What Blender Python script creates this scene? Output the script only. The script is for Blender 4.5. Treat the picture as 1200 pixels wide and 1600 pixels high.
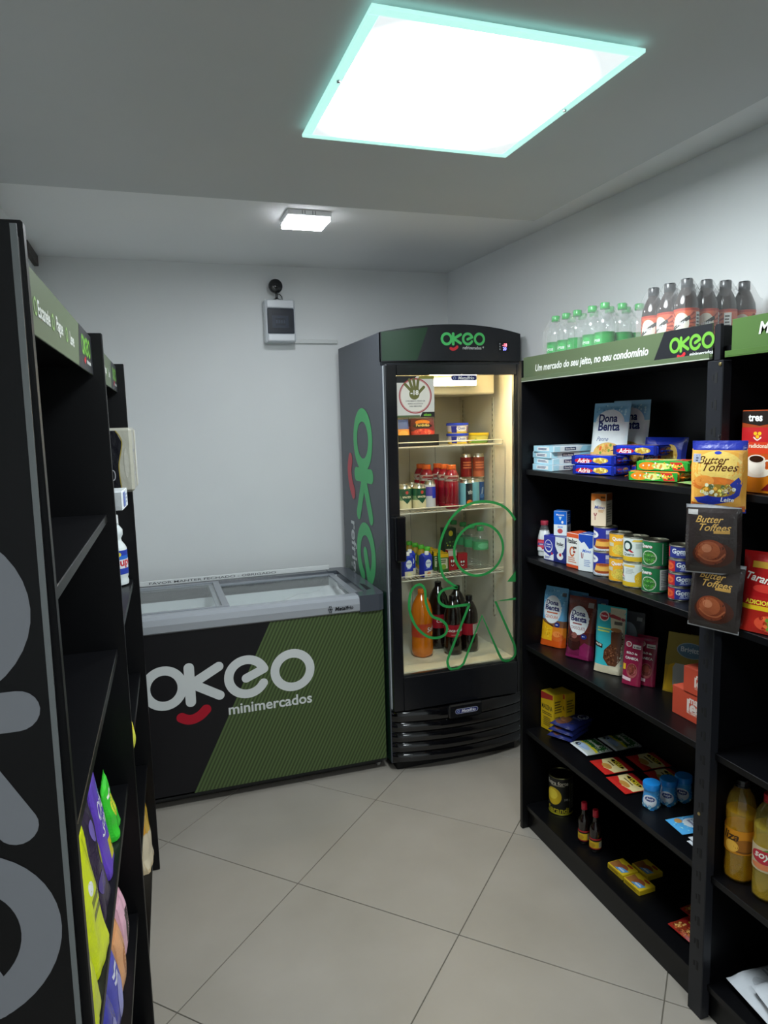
import bpy, math, random
from mathutils import Vector, Matrix, noise
from mathutils.geometry import tessellate_polygon

for o in list(bpy.data.objects):
    bpy.data.objects.remove(o, do_unlink=True)
S = bpy.context.scene
COL = S.collection
random.seed(7)

# ------------------------------------------------------------------ camera
def cam_axes(yaw, pitch, roll):
    cy, sy = math.cos(yaw), math.sin(yaw)
    f = Vector((sy*math.cos(pitch), cy*math.cos(pitch), math.sin(pitch)))
    r = Vector((cy, -sy, 0)); u = r.cross(f)
    return r*math.cos(roll)+u*math.sin(roll), u*math.cos(roll)-r*math.sin(roll), f
CR, CU, CF = cam_axes(0.319258, -0.128187, -0.026994)
cd = bpy.data.cameras.new('camera'); cam = bpy.data.objects.new('camera', cd); COL.objects.link(cam)
cd.sensor_fit = 'HORIZONTAL'; cd.sensor_width = 36.0; cd.lens = 36.0*1100.35/1200.0
cd.clip_start = 0.01; cd.clip_end = 50
cam.matrix_world = Matrix(((CR.x, CU.x, -CF.x, 0), (CR.y, CU.y, -CF.y, 0), (CR.z, CU.z, -CF.z, 1.6), (0, 0, 0, 1)))
S.camera = cam

# ------------------------------------------------------------------ world, exposure, lamp strengths
w = bpy.data.worlds.new('world'); S.world = w; w.use_nodes = True
w.node_tree.nodes['Background'].inputs[0].default_value = (0.6, 0.65, 0.7, 1)
w.node_tree.nodes['Background'].inputs[1].default_value = 0.02
S.view_settings.view_transform = 'Standard'; S.view_settings.look = 'None'
S.view_settings.gamma = 1.0; S.view_settings.use_curve_mapping = False
S.view_settings.exposure = 0.86
S.cycles.transparent_max_bounces = 48
PANEL_LIGHT = 31.0      # big glass ceiling panel
SMALL_LIGHT = 40.0      # small surface mounted ceiling lamp
FRIDGE_LIGHT = 280.0     # tube inside the fridge

# ------------------------------------------------------------------ colour and materials
def lin(c): return c/12.92 if c <= 0.04045 else ((c+0.055)/1.055)**2.4
_hc = {}
def H(h):
    if not isinstance(h, str): return h
    if h not in _hc:
        _hc[h] = tuple(lin(int(h[i:i+2], 16)/255) for i in (0, 2, 4)) + (1.0,)
    return _hc[h]
MATS = {}
def newmat(name):
    m = bpy.data.materials.new(name); m.use_nodes = True; MATS[name] = m
    nt = m.node_tree; b = nt.nodes['Principled BSDF']
    return m, nt, b
def colmat(name, rough, metal=0.0, coat=0.0, bump=None, spec=0.5, trans=0.0, var=0.0):
    m, nt, b = newmat(name)
    a = nt.nodes.new('ShaderNodeAttribute'); a.attribute_name = 'Col'
    out = a.outputs['Color']
    if var:
        n = nt.nodes.new('ShaderNodeTexNoise'); n.inputs['Scale'].default_value = 60
        tc = nt.nodes.new('ShaderNodeTexCoord'); nt.links.new(tc.outputs['Object'], n.inputs['Vector'])
        mr = nt.nodes.new('ShaderNodeMapRange'); mr.inputs['To Min'].default_value = 1-var; mr.inputs['To Max'].default_value = 1+var
        nt.links.new(n.outputs['Fac'], mr.inputs['Value'])
        mx = nt.nodes.new('ShaderNodeMix'); mx.data_type = 'RGBA'; mx.blend_type = 'MULTIPLY'; mx.inputs['Factor'].default_value = 1
        nt.links.new(out, mx.inputs['A']); nt.links.new(mr.outputs['Result'], mx.inputs['B']); out = mx.outputs['Result']
    nt.links.new(out, b.inputs['Base Color'])
    b.inputs['Roughness'].default_value = rough; b.inputs['Metallic'].default_value = metal
    b.inputs['Coat Weight'].default_value = coat; b.inputs['Specular IOR Level'].default_value = spec
    b.inputs['Transmission Weight'].default_value = trans
    if bump:
        sc, st, dist = bump
        tc = nt.nodes.new('ShaderNodeTexCoord'); n = nt.nodes.new('ShaderNodeTexNoise'); n.inputs['Scale'].default_value = sc
        n.inputs['Detail'].default_value = 3
        bp = nt.nodes.new('ShaderNodeBump'); bp.inputs['Strength'].default_value = st; bp.inputs['Distance'].default_value = dist
        nt.links.new(tc.outputs['Object'], n.inputs['Vector']); nt.links.new(n.outputs['Fac'], bp.inputs['Height'])
        nt.links.new(bp.outputs['Normal'], b.inputs['Normal'])
    return m
colmat('paper', 0.5, var=0.04)
colmat('gloss', 0.22)
colmat('matte', 0.7, var=0.03)
colmat('film', 0.26, bump=(38, 0.55, 0.004), var=0.05)
colmat('metal', 0.28, metal=1.0)
colmat('foil', 0.3, metal=0.75, bump=(60, 0.8, 0.004))
colmat('liquid', 0.12, coat=0.6)
colmat('vinyl', 0.42, spec=0.3)
colmat('laminate', 0.38, bump=(300, 0.12, 0.0006), spec=0.28)
colmat('piano', 0.09, coat=0.3)
colmat('liner', 0.45)
def clearmat(name, base, rough, tint, diff):
    m, nt, b = newmat(name)
    nt.nodes.remove(b)
    a = nt.nodes.new('ShaderNodeAttribute'); a.attribute_name = 'Col'
    t = nt.nodes.new('ShaderNodeBsdfTransparent'); t.inputs[0].default_value = tint
    g = nt.nodes.new('ShaderNodeBsdfGlossy'); g.inputs['Roughness'].default_value = rough
    g.inputs['Color'].default_value = (1, 1, 1, 1)
    d = nt.nodes.new('ShaderNodeBsdfDiffuse'); nt.links.new(a.outputs['Color'], d.inputs['Color'])
    ge = nt.nodes.new('ShaderNodeNewGeometry'); vm = nt.nodes.new('ShaderNodeVectorMath'); vm.operation = 'DOT_PRODUCT'
    nt.links.new(ge.outputs['Normal'], vm.inputs[0]); nt.links.new(ge.outputs['Incoming'], vm.inputs[1])
    ab = nt.nodes.new('ShaderNodeMath'); ab.operation = 'ABSOLUTE'; nt.links.new(vm.outputs['Value'], ab.inputs[0])
    om = nt.nodes.new('ShaderNodeMath'); om.operation = 'SUBTRACT'; om.inputs[0].default_value = 1.0; om.use_clamp = True; nt.links.new(ab.outputs[0], om.inputs[1])
    pw = nt.nodes.new('ShaderNodeMath'); pw.operation = 'POWER'; pw.inputs[1].default_value = 5.0; nt.links.new(om.outputs[0], pw.inputs[0])
    f = nt.nodes.new('ShaderNodeMath'); f.operation = 'MULTIPLY_ADD'; f.inputs[1].default_value = 0.6; f.inputs[2].default_value = 0.02; nt.links.new(pw.outputs[0], f.inputs[0])
    ad = nt.nodes.new('ShaderNodeMath'); ad.operation = 'ADD'; ad.use_clamp = True; ad.inputs[1].default_value = base
    nt.links.new(f.outputs[0], ad.inputs[0])
    mx = nt.nodes.new('ShaderNodeMixShader'); nt.links.new(ad.outputs[0], mx.inputs[0])
    m2 = nt.nodes.new('ShaderNodeMixShader'); m2.inputs[0].default_value = diff
    nt.links.new(t.outputs[0], m2.inputs[1]); nt.links.new(d.outputs[0], m2.inputs[2])
    nt.links.new(m2.outputs[0], mx.inputs[1]); nt.links.new(g.outputs[0], mx.inputs[2])
    nt.links.new(mx.outputs[0], nt.nodes['Material Output'].inputs['Surface'])
    return m
clearmat('glass', 0.0, 0.01, (0.96, 0.98, 0.97, 1), 0.0)
clearmat('smoked', 0.0, 0.32, (0.34, 0.38, 0.46, 1), 0.12)
clearmat('pet', 0.03, 0.05, (0.975, 0.99, 0.985, 1), 0.07)
clearmat('wrap', 0.035, 0.12, (0.99, 0.99, 0.99, 1), 0.11)
clearmat('lidglass', 0.0, 0.03, (0.97, 0.98, 0.98, 1), 0.03)
clearmat('oilplastic', 0.01, 0.05, (0.98, 0.80, 0.22, 1), 0.30)
def emit(name, col, st):
    m, nt, b = newmat(name)
    b.inputs['Base Color'].default_value = (0.9, 0.9, 0.9, 1)
    b.inputs['Emission Color'].default_value = col; b.inputs['Emission Strength'].default_value = st
    return m
m = emit('panel_glow', (0.88, 0.97, 1.0, 1), PANEL_LIGHT)
nt = m.node_tree; tc = nt.nodes.new('ShaderNodeTexCoord'); ln = nt.nodes.new('ShaderNodeVectorMath'); ln.operation = 'LENGTH'
mp = nt.nodes.new('ShaderNodeMapping'); mp.inputs['Location'].default_value = (0.02, 0.0, 0.02)     # lamps sit in the middle behind the frosted sheet
nt.links.new(tc.outputs['Object'], mp.inputs['Vector']); nt.links.new(mp.outputs[0], ln.inputs[0])
mr = nt.nodes.new('ShaderNodeMapRange'); mr.interpolation_type = 'SMOOTHSTEP'
mr.inputs['From Min'].default_value = 0.10; mr.inputs['From Max'].default_value = 0.345; mr.inputs['To Min'].default_value = PANEL_LIGHT; mr.inputs['To Max'].default_value = 0.42
nt.links.new(ln.outputs['Value'], mr.inputs['Value']); nt.links.new(mr.outputs['Result'], nt.nodes['Principled BSDF'].inputs['Emission Strength'])
emit('small_glow', (0.90, 0.95, 1.0, 1), SMALL_LIGHT)
emit('small_side', (0.90, 0.95, 1.0, 1), 2.5)
emit('tube_glow', (1.0, 0.76, 0.42, 1), FRIDGE_LIGHT)
emit('panel_edge', (0.36, 0.80, 0.72, 1), 0.55)
emit('led_red', (1.0, 0.06, 0.12, 1), 2.0)
emit('led_blue', (0.10, 0.10, 1.0, 1), 2.0)
def noisemat(name, c1, c2, scale, rough, bump=0.0, bscale=200, rough2=None, stretch=(1, 1, 1)):
    m, nt, b = newmat(name)
    tc = nt.nodes.new('ShaderNodeTexCoord'); mp = nt.nodes.new('ShaderNodeMapping'); mp.inputs['Scale'].default_value = stretch
    geo = nt.nodes.new('ShaderNodeNewGeometry')
    nt.links.new(geo.outputs['Position'], mp.inputs['Vector'])
    n = nt.nodes.new('ShaderNodeTexNoise'); n.inputs['Scale'].default_value = scale; n.inputs['Detail'].default_value = 5
    nt.links.new(mp.outputs[0], n.inputs['Vector'])
    cr = nt.nodes.new('ShaderNodeValToRGB'); cr.color_ramp.elements[0].color = H(c1); cr.color_ramp.elements[1].color = H(c2)
    cr.color_ramp.elements[0].position = 0.3; cr.color_ramp.elements[1].position = 0.7
    nt.links.new(n.outputs['Fac'], cr.inputs[0]); nt.links.new(cr.outputs[0], b.inputs['Base Color'])
    b.inputs['Roughness'].default_value = rough
    if rough2 is not None:
        mr = nt.nodes.new('ShaderNodeMapRange'); mr.inputs['To Min'].default_value = rough; mr.inputs['To Max'].default_value = rough2
        nt.links.new(n.outputs['Fac'], mr.inputs['Value']); nt.links.new(mr.outputs[0], b.inputs['Roughness'])
    if bump:
        n2 = nt.nodes.new('ShaderNodeTexNoise'); n2.inputs['Scale'].default_value = bscale
        nt.links.new(geo.outputs['Position'], n2.inputs['Vector'])
        bp = nt.nodes.new('ShaderNodeBump'); bp.inputs['Strength'].default_value = bump; bp.inputs['Distance'].default_value = 0.002
        nt.links.new(n2.outputs['Fac'], bp.inputs['Height']); nt.links.new(bp.outputs[0], b.inputs['Normal'])
    return m
noisemat('wall_paint', 'E4E6E7', 'E9EBEB', 2.0, 0.75, 0.12, 260)
noisemat('ceiling_paint', 'E9EBEB', 'EDEEEE', 1.5, 0.85, 0.06, 200)
noisemat('gypsum_shaded', 'C3C6C6', 'C9CBCB', 1.5, 0.85, 0.06, 200)  # darkened against the upper ceiling; dimmer light put into the colour
noisemat('tile', '9C958B', 'A69F96', 3.0, 0.34, 0.05, 90, 0.5)
noisemat('grout', '5F5A50', '6F6A60', 20.0, 0.9)
noisemat('dark_wood', '2A211B', '3A2E24', 8.0, 0.5)
noisemat('frost', 'E4E8EA', 'F4F6F7', 14.0, 0.7, 0.6, 60)
noisemat('vinyl_leaf', '0A1410', '1E4A38', 55.0, 0.35)
# diagonal pinstripe print on the freezer
m, nt, b = newmat('freezer_green')
geo = nt.nodes.new('ShaderNodeNewGeometry'); dp = nt.nodes.new('ShaderNodeVectorMath'); dp.operation = 'DOT_PRODUCT'
dp.inputs[1].default_value = (0.8944, 0, -0.4472)
nt.links.new(geo.outputs['Position'], dp.inputs[0])
mu = nt.nodes.new('ShaderNodeMath'); mu.operation = 'MULTIPLY'; mu.inputs[1].default_value = 2*math.pi/0.0145
sn = nt.nodes.new('ShaderNodeMath'); sn.operation = 'SINE'
nt.links.new(dp.outputs['Value'], mu.inputs[0]); nt.links.new(mu.outputs[0], sn.inputs[0])
mr = nt.nodes.new('ShaderNodeMapRange'); mr.inputs['From Min'].default_value = -0.35; mr.inputs['From Max'].default_value = 0.35
nt.links.new(sn.outputs[0], mr.inputs['Value'])
mx = nt.nodes.new('ShaderNodeMix'); mx.data_type = 'RGBA'; mx.inputs['A'].default_value = H('36451F'); mx.inputs['B'].default_value = H('52663A')
nt.links.new(mr.outputs[0], mx.inputs['Factor']); nt.links.new(mx.outputs['Result'], b.inputs['Base Color'])
b.inputs['Roughness'].default_value = 0.5

# ------------------------------------------------------------------ mesh builder
GAIN = [1.0]
class MB:
    def __init__(s, o=(0, 0, 0)):
        s.o = Vector(o); s.v = []; s.f = []; s.c = []; s.m = []; s.s = []
    def add(s, vs, fs, col='FFFFFF', mat='gloss', smooth=False):
        n = len(s.v); s.v += [tuple(Vector(p)-s.o) for p in vs]
        c = H(col)
        if GAIN[0] != 1.0: c = tuple(min(0.88, k*GAIN[0]) for k in c[:3])+(1.0,)
        for f in fs:
            s.f.append([i+n for i in f]); s.c.append(c); s.m.append(mat); s.s.append(smooth)
    def box(s, x0, x1, y0, y1, z0, z1, col='FFFFFF', mat='gloss', b=0.0, M=None):
        if x1 < x0: x0, x1 = x1, x0
        if y1 < y0: y0, y1 = y1, y0
        if z1 < z0: z0, z1 = z1, z0
        b = min(b, (x1-x0)*0.45, (y1-y0)*0.45, (z1-z0)*0.45)
        lo = (x0, y0, z0); hi = (x1, y1, z1)
        if b <= 0:
            vs = [(x, y, z) for x in (x0, x1) for y in (y0, y1) for z in (z0, z1)]
            fs = [(0, 1, 3, 2), (4, 6, 7, 5), (0, 4, 5, 1), (2, 3, 7, 6), (0, 2, 6, 4), (1, 5, 7, 3)]
        else:
            vs = []; ix = {}
            for sx in (0, 1):
                for sy in (0, 1):
                    for sz in (0, 1):
                        c = [hi[k] if (sx, sy, sz)[k] else lo[k] for k in range(3)]
                        d = [(-b if (sx, sy, sz)[k] else b) for k in range(3)]
                        for ax in range(3):
                            p = [c[k]+d[k] if k != ax else c[k] for k in range(3)]
                            ix[(sx, sy, sz, ax)] = len(vs); vs.append(tuple(p))
            fs = []
            for ax in range(3):
                a1, a2 = [(1, 2), (2, 0), (0, 1)][ax]
                for sd in (0, 1):
                    q = []
                    for (u, t) in ((0, 0), (1, 0), (1, 1), (0, 1)):
                        k = [0, 0, 0]; k[ax] = sd; k[a1] = u; k[a2] = t
                        q.append(ix[(*k, ax)])
                    fs.append(q if sd else q[::-1])
            for ax in range(3):
                a1, a2 = [(1, 2), (2, 0), (0, 1)][ax]
                for u in (0, 1):
                    for t in (0, 1):
                        def g(e, fa):
                            k = [0, 0, 0]; k[ax] = e; k[a1] = u; k[a2] = t; return ix[(*k, fa)]
                        q = [g(0, a1), g(1, a1), g(1, a2), g(0, a2)]
                        fs.append(q)
            for sx in (0, 1):
                for sy in (0, 1):
                    for sz in (0, 1):
                        fs.append([ix[(sx, sy, sz, k)] for k in range(3)])
        if M: vs = [M @ Vector(p) for p in vs]
        s.add(vs, fs, col, mat)
    def lathe(s, prof, n=28, col='FFFFFF', mat='gloss', c=(0, 0, 0), cols=None, wob=None, M=None):
        """prof: [(r,z)], cols: colour for each segment"""
        for k in range(len(prof)-1):
            (r0, z0), (r1, z1) = prof[k], prof[k+1]
            vs = []; fs = []
            for i in range(n):
                a = 2*math.pi*i/n
                k0 = k1 = 1.0
                if wob: k0, k1 = wob(a, z0), wob(a, z1)
                vs.append((c[0]+r0*k0*math.cos(a), c[1]+r0*k0*math.sin(a), c[2]+z0)); vs.append((c[0]+r1*k1*math.cos(a), c[1]+r1*k1*math.sin(a), c[2]+z1))
            for i in range(n):
                j = (i+1) % n
                if r0 < 1e-6: fs.append((2*i, 2*j+1, 2*i+1))
                elif r1 < 1e-6: fs.append((2*i, 2*j, 2*i+1))
                else: fs.append((2*i, 2*j, 2*j+1, 2*i+1))
            if M: vs = [M @ Vector(p) for p in vs]
            cc = col; mm = mat
            if cols:
                cc = cols[k]
                if isinstance(cc, tuple) and len(cc) == 2: cc, mm = cc
            s.add(vs, fs, cc, mm, True)
    def tube(s, pts, r, n=8, col='FFFFFF', mat='gloss', cap=True):
        pts = [Vector(p) for p in pts]; rings = []
        for i, p in enumerate(pts):
            d = (pts[min(i+1, len(pts)-1)]-pts[max(i-1, 0)]).normalized()
            u = d.orthogonal().normalized() if abs(d.z) > 0.9 else d.cross(Vector((0, 0, 1))).normalized()
            v = d.cross(u)
            rings.append([p+u*r*math.cos(2*math.pi*k/n)+v*r*math.sin(2*math.pi*k/n) for k in range(n)])
        vs = [q for ri in rings for q in ri]; fs = []
        for i in range(len(pts)-1):
            for k in range(n):
                j = (k+1) % n; fs.append((i*n+k, i*n+j, (i+1)*n+j, (i+1)*n+k))
        if cap: fs.append(list(range(n))[::-1]); fs.append([(len(pts)-1)*n+k for k in range(n)])
        s.add(vs, fs, col, mat, True)
    def prism(s, poly, d0, d1, fn, col='FFFFFF', mat='gloss'):
        """poly 2D points, fn(a,b,d)->3D; extruded between d0 and d1"""
        n = len(poly)
        vs = [fn(a, b, d0) for a, b in poly]+[fn(a, b, d1) for a, b in poly]
        tri = tessellate_polygon([[Vector((a, b, 0)) for a, b in poly]])
        fs = [list(t) for t in tri]+[[i+n for i in t][::-1] for t in tri]+[(i, (i+1) % n, (i+1) % n+n, i+n) for i in range(n)]
        s.add(vs, fs, col, mat)
    def build(s, name, parent=None, fixn=True):
        me = bpy.data.meshes.new(name)
        me.from_pydata(s.v, [], s.f)
        names = []
        for k in s.m:
            if k not in names: names.append(k)
        for k in names: me.materials.append(MATS[k])
        me.polygons.foreach_set('material_index', [names.index(k) for k in s.m])
        me.polygons.foreach_set('use_smooth', s.s)
        at = me.color_attributes.new('Col', 'FLOAT_COLOR', 'CORNER')
        buf = []
        for f, c in zip(s.f, s.c): buf += list(c)*len(f)
        at.data.foreach_set('color', buf)
        me.update()
        if fixn:
            import bmesh
            bm = bmesh.new(); bm.from_mesh(me)
            bmesh.ops.remove_doubles(bm, verts=bm.verts, dist=1e-6)
            bmesh.ops.recalc_face_normals(bm, faces=bm.faces)
            bm.to_mesh(me); bm.free()
            if any(s.s): me.set_sharp_from_angle(angle=0.7)
        o = bpy.data.objects.new(name, me); COL.objects.link(o)
        if parent: o.parent = parent
        return o

def tag(o, label, cat, group=None):
    o['label'] = label; o['category'] = cat
    if group: o['group'] = group
    return o
def thing(name, label, cat, loc=(0, 0, 0), rz=0, group=None, rx=0, ry=0):
    o = bpy.data.objects.new(name, None); COL.objects.link(o)
    o.empty_display_size = 0.05
    o.location = loc; o.rotation_euler = (math.radians(rx), math.radians(ry), math.radians(rz))
    return tag(o, label, cat, group)
def struct(o): o['kind'] = 'structure'; return o
def copy_thing(src, label, loc, rz=None, group=None):
    r = src.copy(); COL.objects.link(r); r.location = loc
    if rz is not None: r.rotation_euler.z = math.radians(rz)
    r['label'] = label
    if group: r['group'] = group
    for ch in [c for c in bpy.data.objects if c.parent == src]:
        c = ch.copy(); COL.objects.link(c); c.parent = r
        for g in [q for q in bpy.data.objects if q.parent == ch]:
            d = g.copy(); COL.objects.link(d); d.parent = c
    return r

# ------------------------------------------------------------------ flat artwork (print and lettering)
_tx = {}
def text2d(body, bold=0.0, slant=0.0):
    key = (body, bold, slant)
    if key in _tx: return _tx[key]
    cu = bpy.data.curves.new('t', 'FONT'); cu.body = body; cu.size = 1.0; cu.resolution_u = 3
    cu.offset = bold; cu.shear = slant; cu.fill_mode = 'FRONT'
    ob = bpy.data.objects.new('t', cu); COL.objects.link(ob)
    dg = bpy.context.evaluated_depsgraph_get(); ev = ob.evaluated_get(dg); me = ev.to_mesh()
    me.calc_loop_triangles()
    vs = [(v.co.x, v.co.y) for v in me.vertices]; ts = [tuple(t.vertices) for t in me.loop_triangles]
    ev.to_mesh_clear(); bpy.data.objects.remove(ob, do_unlink=True); bpy.data.curves.remove(cu)
    x0 = min(p[0] for p in vs); x1 = max(p[0] for p in vs); y0 = min(p[1] for p in vs); y1 = max(p[1] for p in vs)
    vs = [(p[0]-(x0+x1)/2, p[1]-(y0+y1)/2) for p in vs]
    _tx[key] = (vs, ts, x1-x0, y1-y0)
    return _tx[key]
def polytri(pts):
    return pts, [tuple(t) for t in tessellate_polygon([[Vector((a, b, 0)) for a, b in pts]])]
def ellipse(cx, cy, rx, ry, n=28): return [(cx+rx*math.cos(2*math.pi*i/n), cy+ry*math.sin(2*math.pi*i/n)) for i in range(n)]
def ringtri(cx, cy, rx, ry, t, a0=0, a1=360, n=40, caps=False):
    vs = []; ts = []
    for i in range(n+1):
        a = math.radians(a0+(a1-a0)*i/n)
        vs.append((cx+rx*math.cos(a), cy+ry*math.sin(a))); vs.append((cx+(rx-t)*math.cos(a), cy+(ry-t)*math.sin(a)))
    for i in range(n): ts += [(2*i, 2*i+2, 2*i+3), (2*i, 2*i+3, 2*i+1)]
    return vs, ts
def capsule(p, q, w, n=10):
    p = Vector(p); q = Vector(q); a = math.atan2(q.y-p.y, q.x-p.x); r = w/2
    return [(q.x+r*math.cos(a-math.pi/2+math.pi*i/n), q.y+r*math.sin(a-math.pi/2+math.pi*i/n)) for i in range(n+1)] + \
           [(p.x+r*math.cos(a+math.pi/2+math.pi*i/n), p.y+r*math.sin(a+math.pi/2+math.pi*i/n)) for i in range(n+1)]
def catmull(pts, closed=False, k=6):
    out = []; n = len(pts)
    rng = range(n) if closed else range(n-1)
    for i in rng:
        g = lambda j: Vector(pts[j % n]) if closed else Vector(pts[max(0, min(n-1, j))])
        p0, p1, p2, p3 = g(i-1), g(i), g(i+1), g(i+2)
        for t in range(k):
            u = t/k
            q = 0.5*((2*p1)+(p2-p0)*u+(2*p0-5*p1+4*p2-p3)*u*u+(3*p1-p0-3*p2+p3)*u**3)
            out.append((q.x, q.y))
    out.append(tuple(pts[0]) if closed else tuple(pts[-1]))
    return out
def stroketri(path, w):
    vs = []; ts = []
    n = len(path)
    for i, p in enumerate(path):
        a = Vector(path[max(0, i-1)]); c = Vector(path[min(n-1, i+1)]); d = (c-a)
        if d.length < 1e-9: d = Vector((1, 0))
        d.normalize(); nn = Vector((-d.y, d.x))*w/2
        vs += [(p[0]+nn.x, p[1]+nn.y), (p[0]-nn.x, p[1]-nn.y)]
    for i in range(n-1): ts += [(2*i, 2*i+1, 2*i+3), (2*i, 2*i+3, 2*i+2)]
    return vs, ts
def subdiv(vs, ts, ml):
    vs = list(vs); st = list(ts); out = []; mid = {}
    while st:
        t = st.pop()
        best = 0; bi = 0
        for k in range(3):
            a = vs[t[k]]; b = vs[t[(k+1) % 3]]; d = (a[0]-b[0])**2+(a[1]-b[1])**2
            if d > best: best = d; bi = k
        if best <= ml*ml: out.append(t); continue
        i, j, k = t[bi], t[(bi+1) % 3], t[(bi+2) % 3]
        key = (min(i, j), max(i, j))
        if key not in mid:
            mid[key] = len(vs); vs.append(((vs[i][0]+vs[j][0])/2, (vs[i][1]+vs[j][1])/2))
        m_ = mid[key]; st.append((i, m_, k)); st.append((m_, j, k))
    return vs, out
def art(mb, shapes, w, h, mapf, ml=None, mat='paper', step=0.00004, base=0.0004):
    """shapes in fractions: x -1..1 across w, y 0..1 up h; mapf(a,b,off)->3D in metres"""
    for i, sh in enumerate(shapes):
        k = sh[0]; mt = mat
        X = lambda x: x*w/2
        Y = lambda y: y*h
        if k == 'r': vs, ts = polytri([(X(sh[1]), Y(sh[2])), (X(sh[3]), Y(sh[2])), (X(sh[3]), Y(sh[4])), (X(sh[1]), Y(sh[4]))]); col = sh[5]
        elif k == 'e': vs, ts = polytri(ellipse(X(sh[1]), Y(sh[2]), sh[3]*w/2, sh[4]*h)); col = sh[5]
        elif k == 'g': vs, ts = ringtri(X(sh[1]), Y(sh[2]), sh[3]*w/2, sh[4]*h, sh[5]*w/2); col = sh[6]
        elif k == 'p': vs, ts = polytri([(X(a), Y(b)) for a, b in sh[1]]); col = sh[2]
        elif k == 'l': vs, ts = stroketri(catmull([(X(a), Y(b)) for a, b in sh[1]]), sh[2]*w/2); col = sh[3]
        elif k == 't':
            _, body, cx, cy, tw, col = sh[:6]; opt = sh[6] if len(sh) > 6 else {}
            v0, ts, bw, bh = text2d(body, opt.get('b', 0.0), opt.get('s', 0.0))
            sc = tw*w/bw
            sy = sc if 'h' not in opt else opt['h']*h/bh
            ra = math.radians(opt.get('rot', 0)); ca, sa = math.cos(ra), math.sin(ra)
            vs = [(X(cx)+x*sc*ca-y*sy*sa, Y(cy)+x*sc*sa+y*sy*ca) for x, y in v0]
        elif k == 'x':   # lines of small print
            _, x0, y0, x1, y1, n, col = sh
            vs = []; ts = []
            for q in range(n):
                yy = y0+(y1-y0)*(q+0.5)/n; hh = (y1-y0)/n*0.28; xe = x1-(x1-x0)*random.uniform(0, 0.3)
                b0 = len(vs); vs += [(X(x0), Y(yy-hh)), (X(xe), Y(yy-hh)), (X(xe), Y(yy+hh)), (X(x0), Y(yy+hh))]; ts += [(b0, b0+1, b0+2), (b0, b0+2, b0+3)]
        elif k == 'd':   # scattered dots (peas, corn, bubbles)
            _, cx, cy, rx, ry, n, r, cols = sh
            rr = random.Random(n*7+int(cx*100))
            for q in range(n):
                a = rr.uniform(0, 6.283); d = math.sqrt(rr.random())
                v1, t1 = polytri(ellipse(X(cx)+d*rx*w/2*math.cos(a), Y(cy)+d*ry*h*math.sin(a), r*w/2, r*w/2, 8))
                mb.add([mapf(a_, b_, base+step*(i+0.5*(q % 5)/5)) for a_, b_ in v1], t1, cols[q % len(cols)], mat)
            continue
        if ml: vs, ts = subdiv(vs, ts, ml)
        mb.add([mapf(a, b, base+step*i) for a, b in vs], ts, col, mt)
def logo(mb, mapf, sc, col, red, sub, subcol, mat='vinyl', ml=None, off=0.0, subbold=0.02):
    """the rounded four letter shop mark; metres on the freezer at sc=1, origin at middle of the first o"""
    k = [0]
    def put(vs, ts, c):
        vs = [(a*sc, b*sc) for a, b in vs]
        if ml: vs, ts = subdiv(vs, ts, ml)
        mb.add([mapf(a, b, off+0.00003*k[0]) for a, b in vs], ts, c, mat); k[0] += 1
    T = 0.0385
    put(*ringtri(0, 0, 0.0925, 0.0945, T), col)
    put(*polytri(capsule((0.103, 0.074), (0.103, -0.074), 0.042)), col)
    put(*polytri(capsule((0.115, 0.005), (0.224, 0.064), 0.040)), col)
    put(*polytri(capsule((0.115, 0.002), (0.222, -0.062), 0.040)), col)
    ex = 0.34
    put(*ringtri(ex, 0.002, 0.0965, 0.0945, T, 18, 332), col)
    rm = 0.0965-T/2
    put(*polytri(capsule((ex-0.004, -0.004), (ex+rm*math.cos(math.radians(20)), 0.002+rm*math.sin(math.radians(20))), T)), col)
    a = math.radians(332); put(*polytri(ellipse(ex+rm*math.cos(a), 0.002+rm*math.sin(a), T/2, T/2)), col)
    put(*ringtri(0.537, 0.004, 0.097, 0.0945, T), col)
    put(*stroketri(catmull([(0.062, -0.136), (0.085, -0.148), (0.110, -0.149), (0.140, -0.136), (0.163, -0.115)]), 0.042), red)
    for p in ((0.062, -0.136), (0.163, -0.115)): put(*polytri(ellipse(p[0], p[1], 0.021, 0.021)), red)
    if sub:
        v0, ts, bw, bh = text2d(sub, subbold, 0.0); s_ = 0.362/bw
        put([(0.436+x*s_, -0.132+y*s_) for x, y in v0], ts, subcol)

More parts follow.
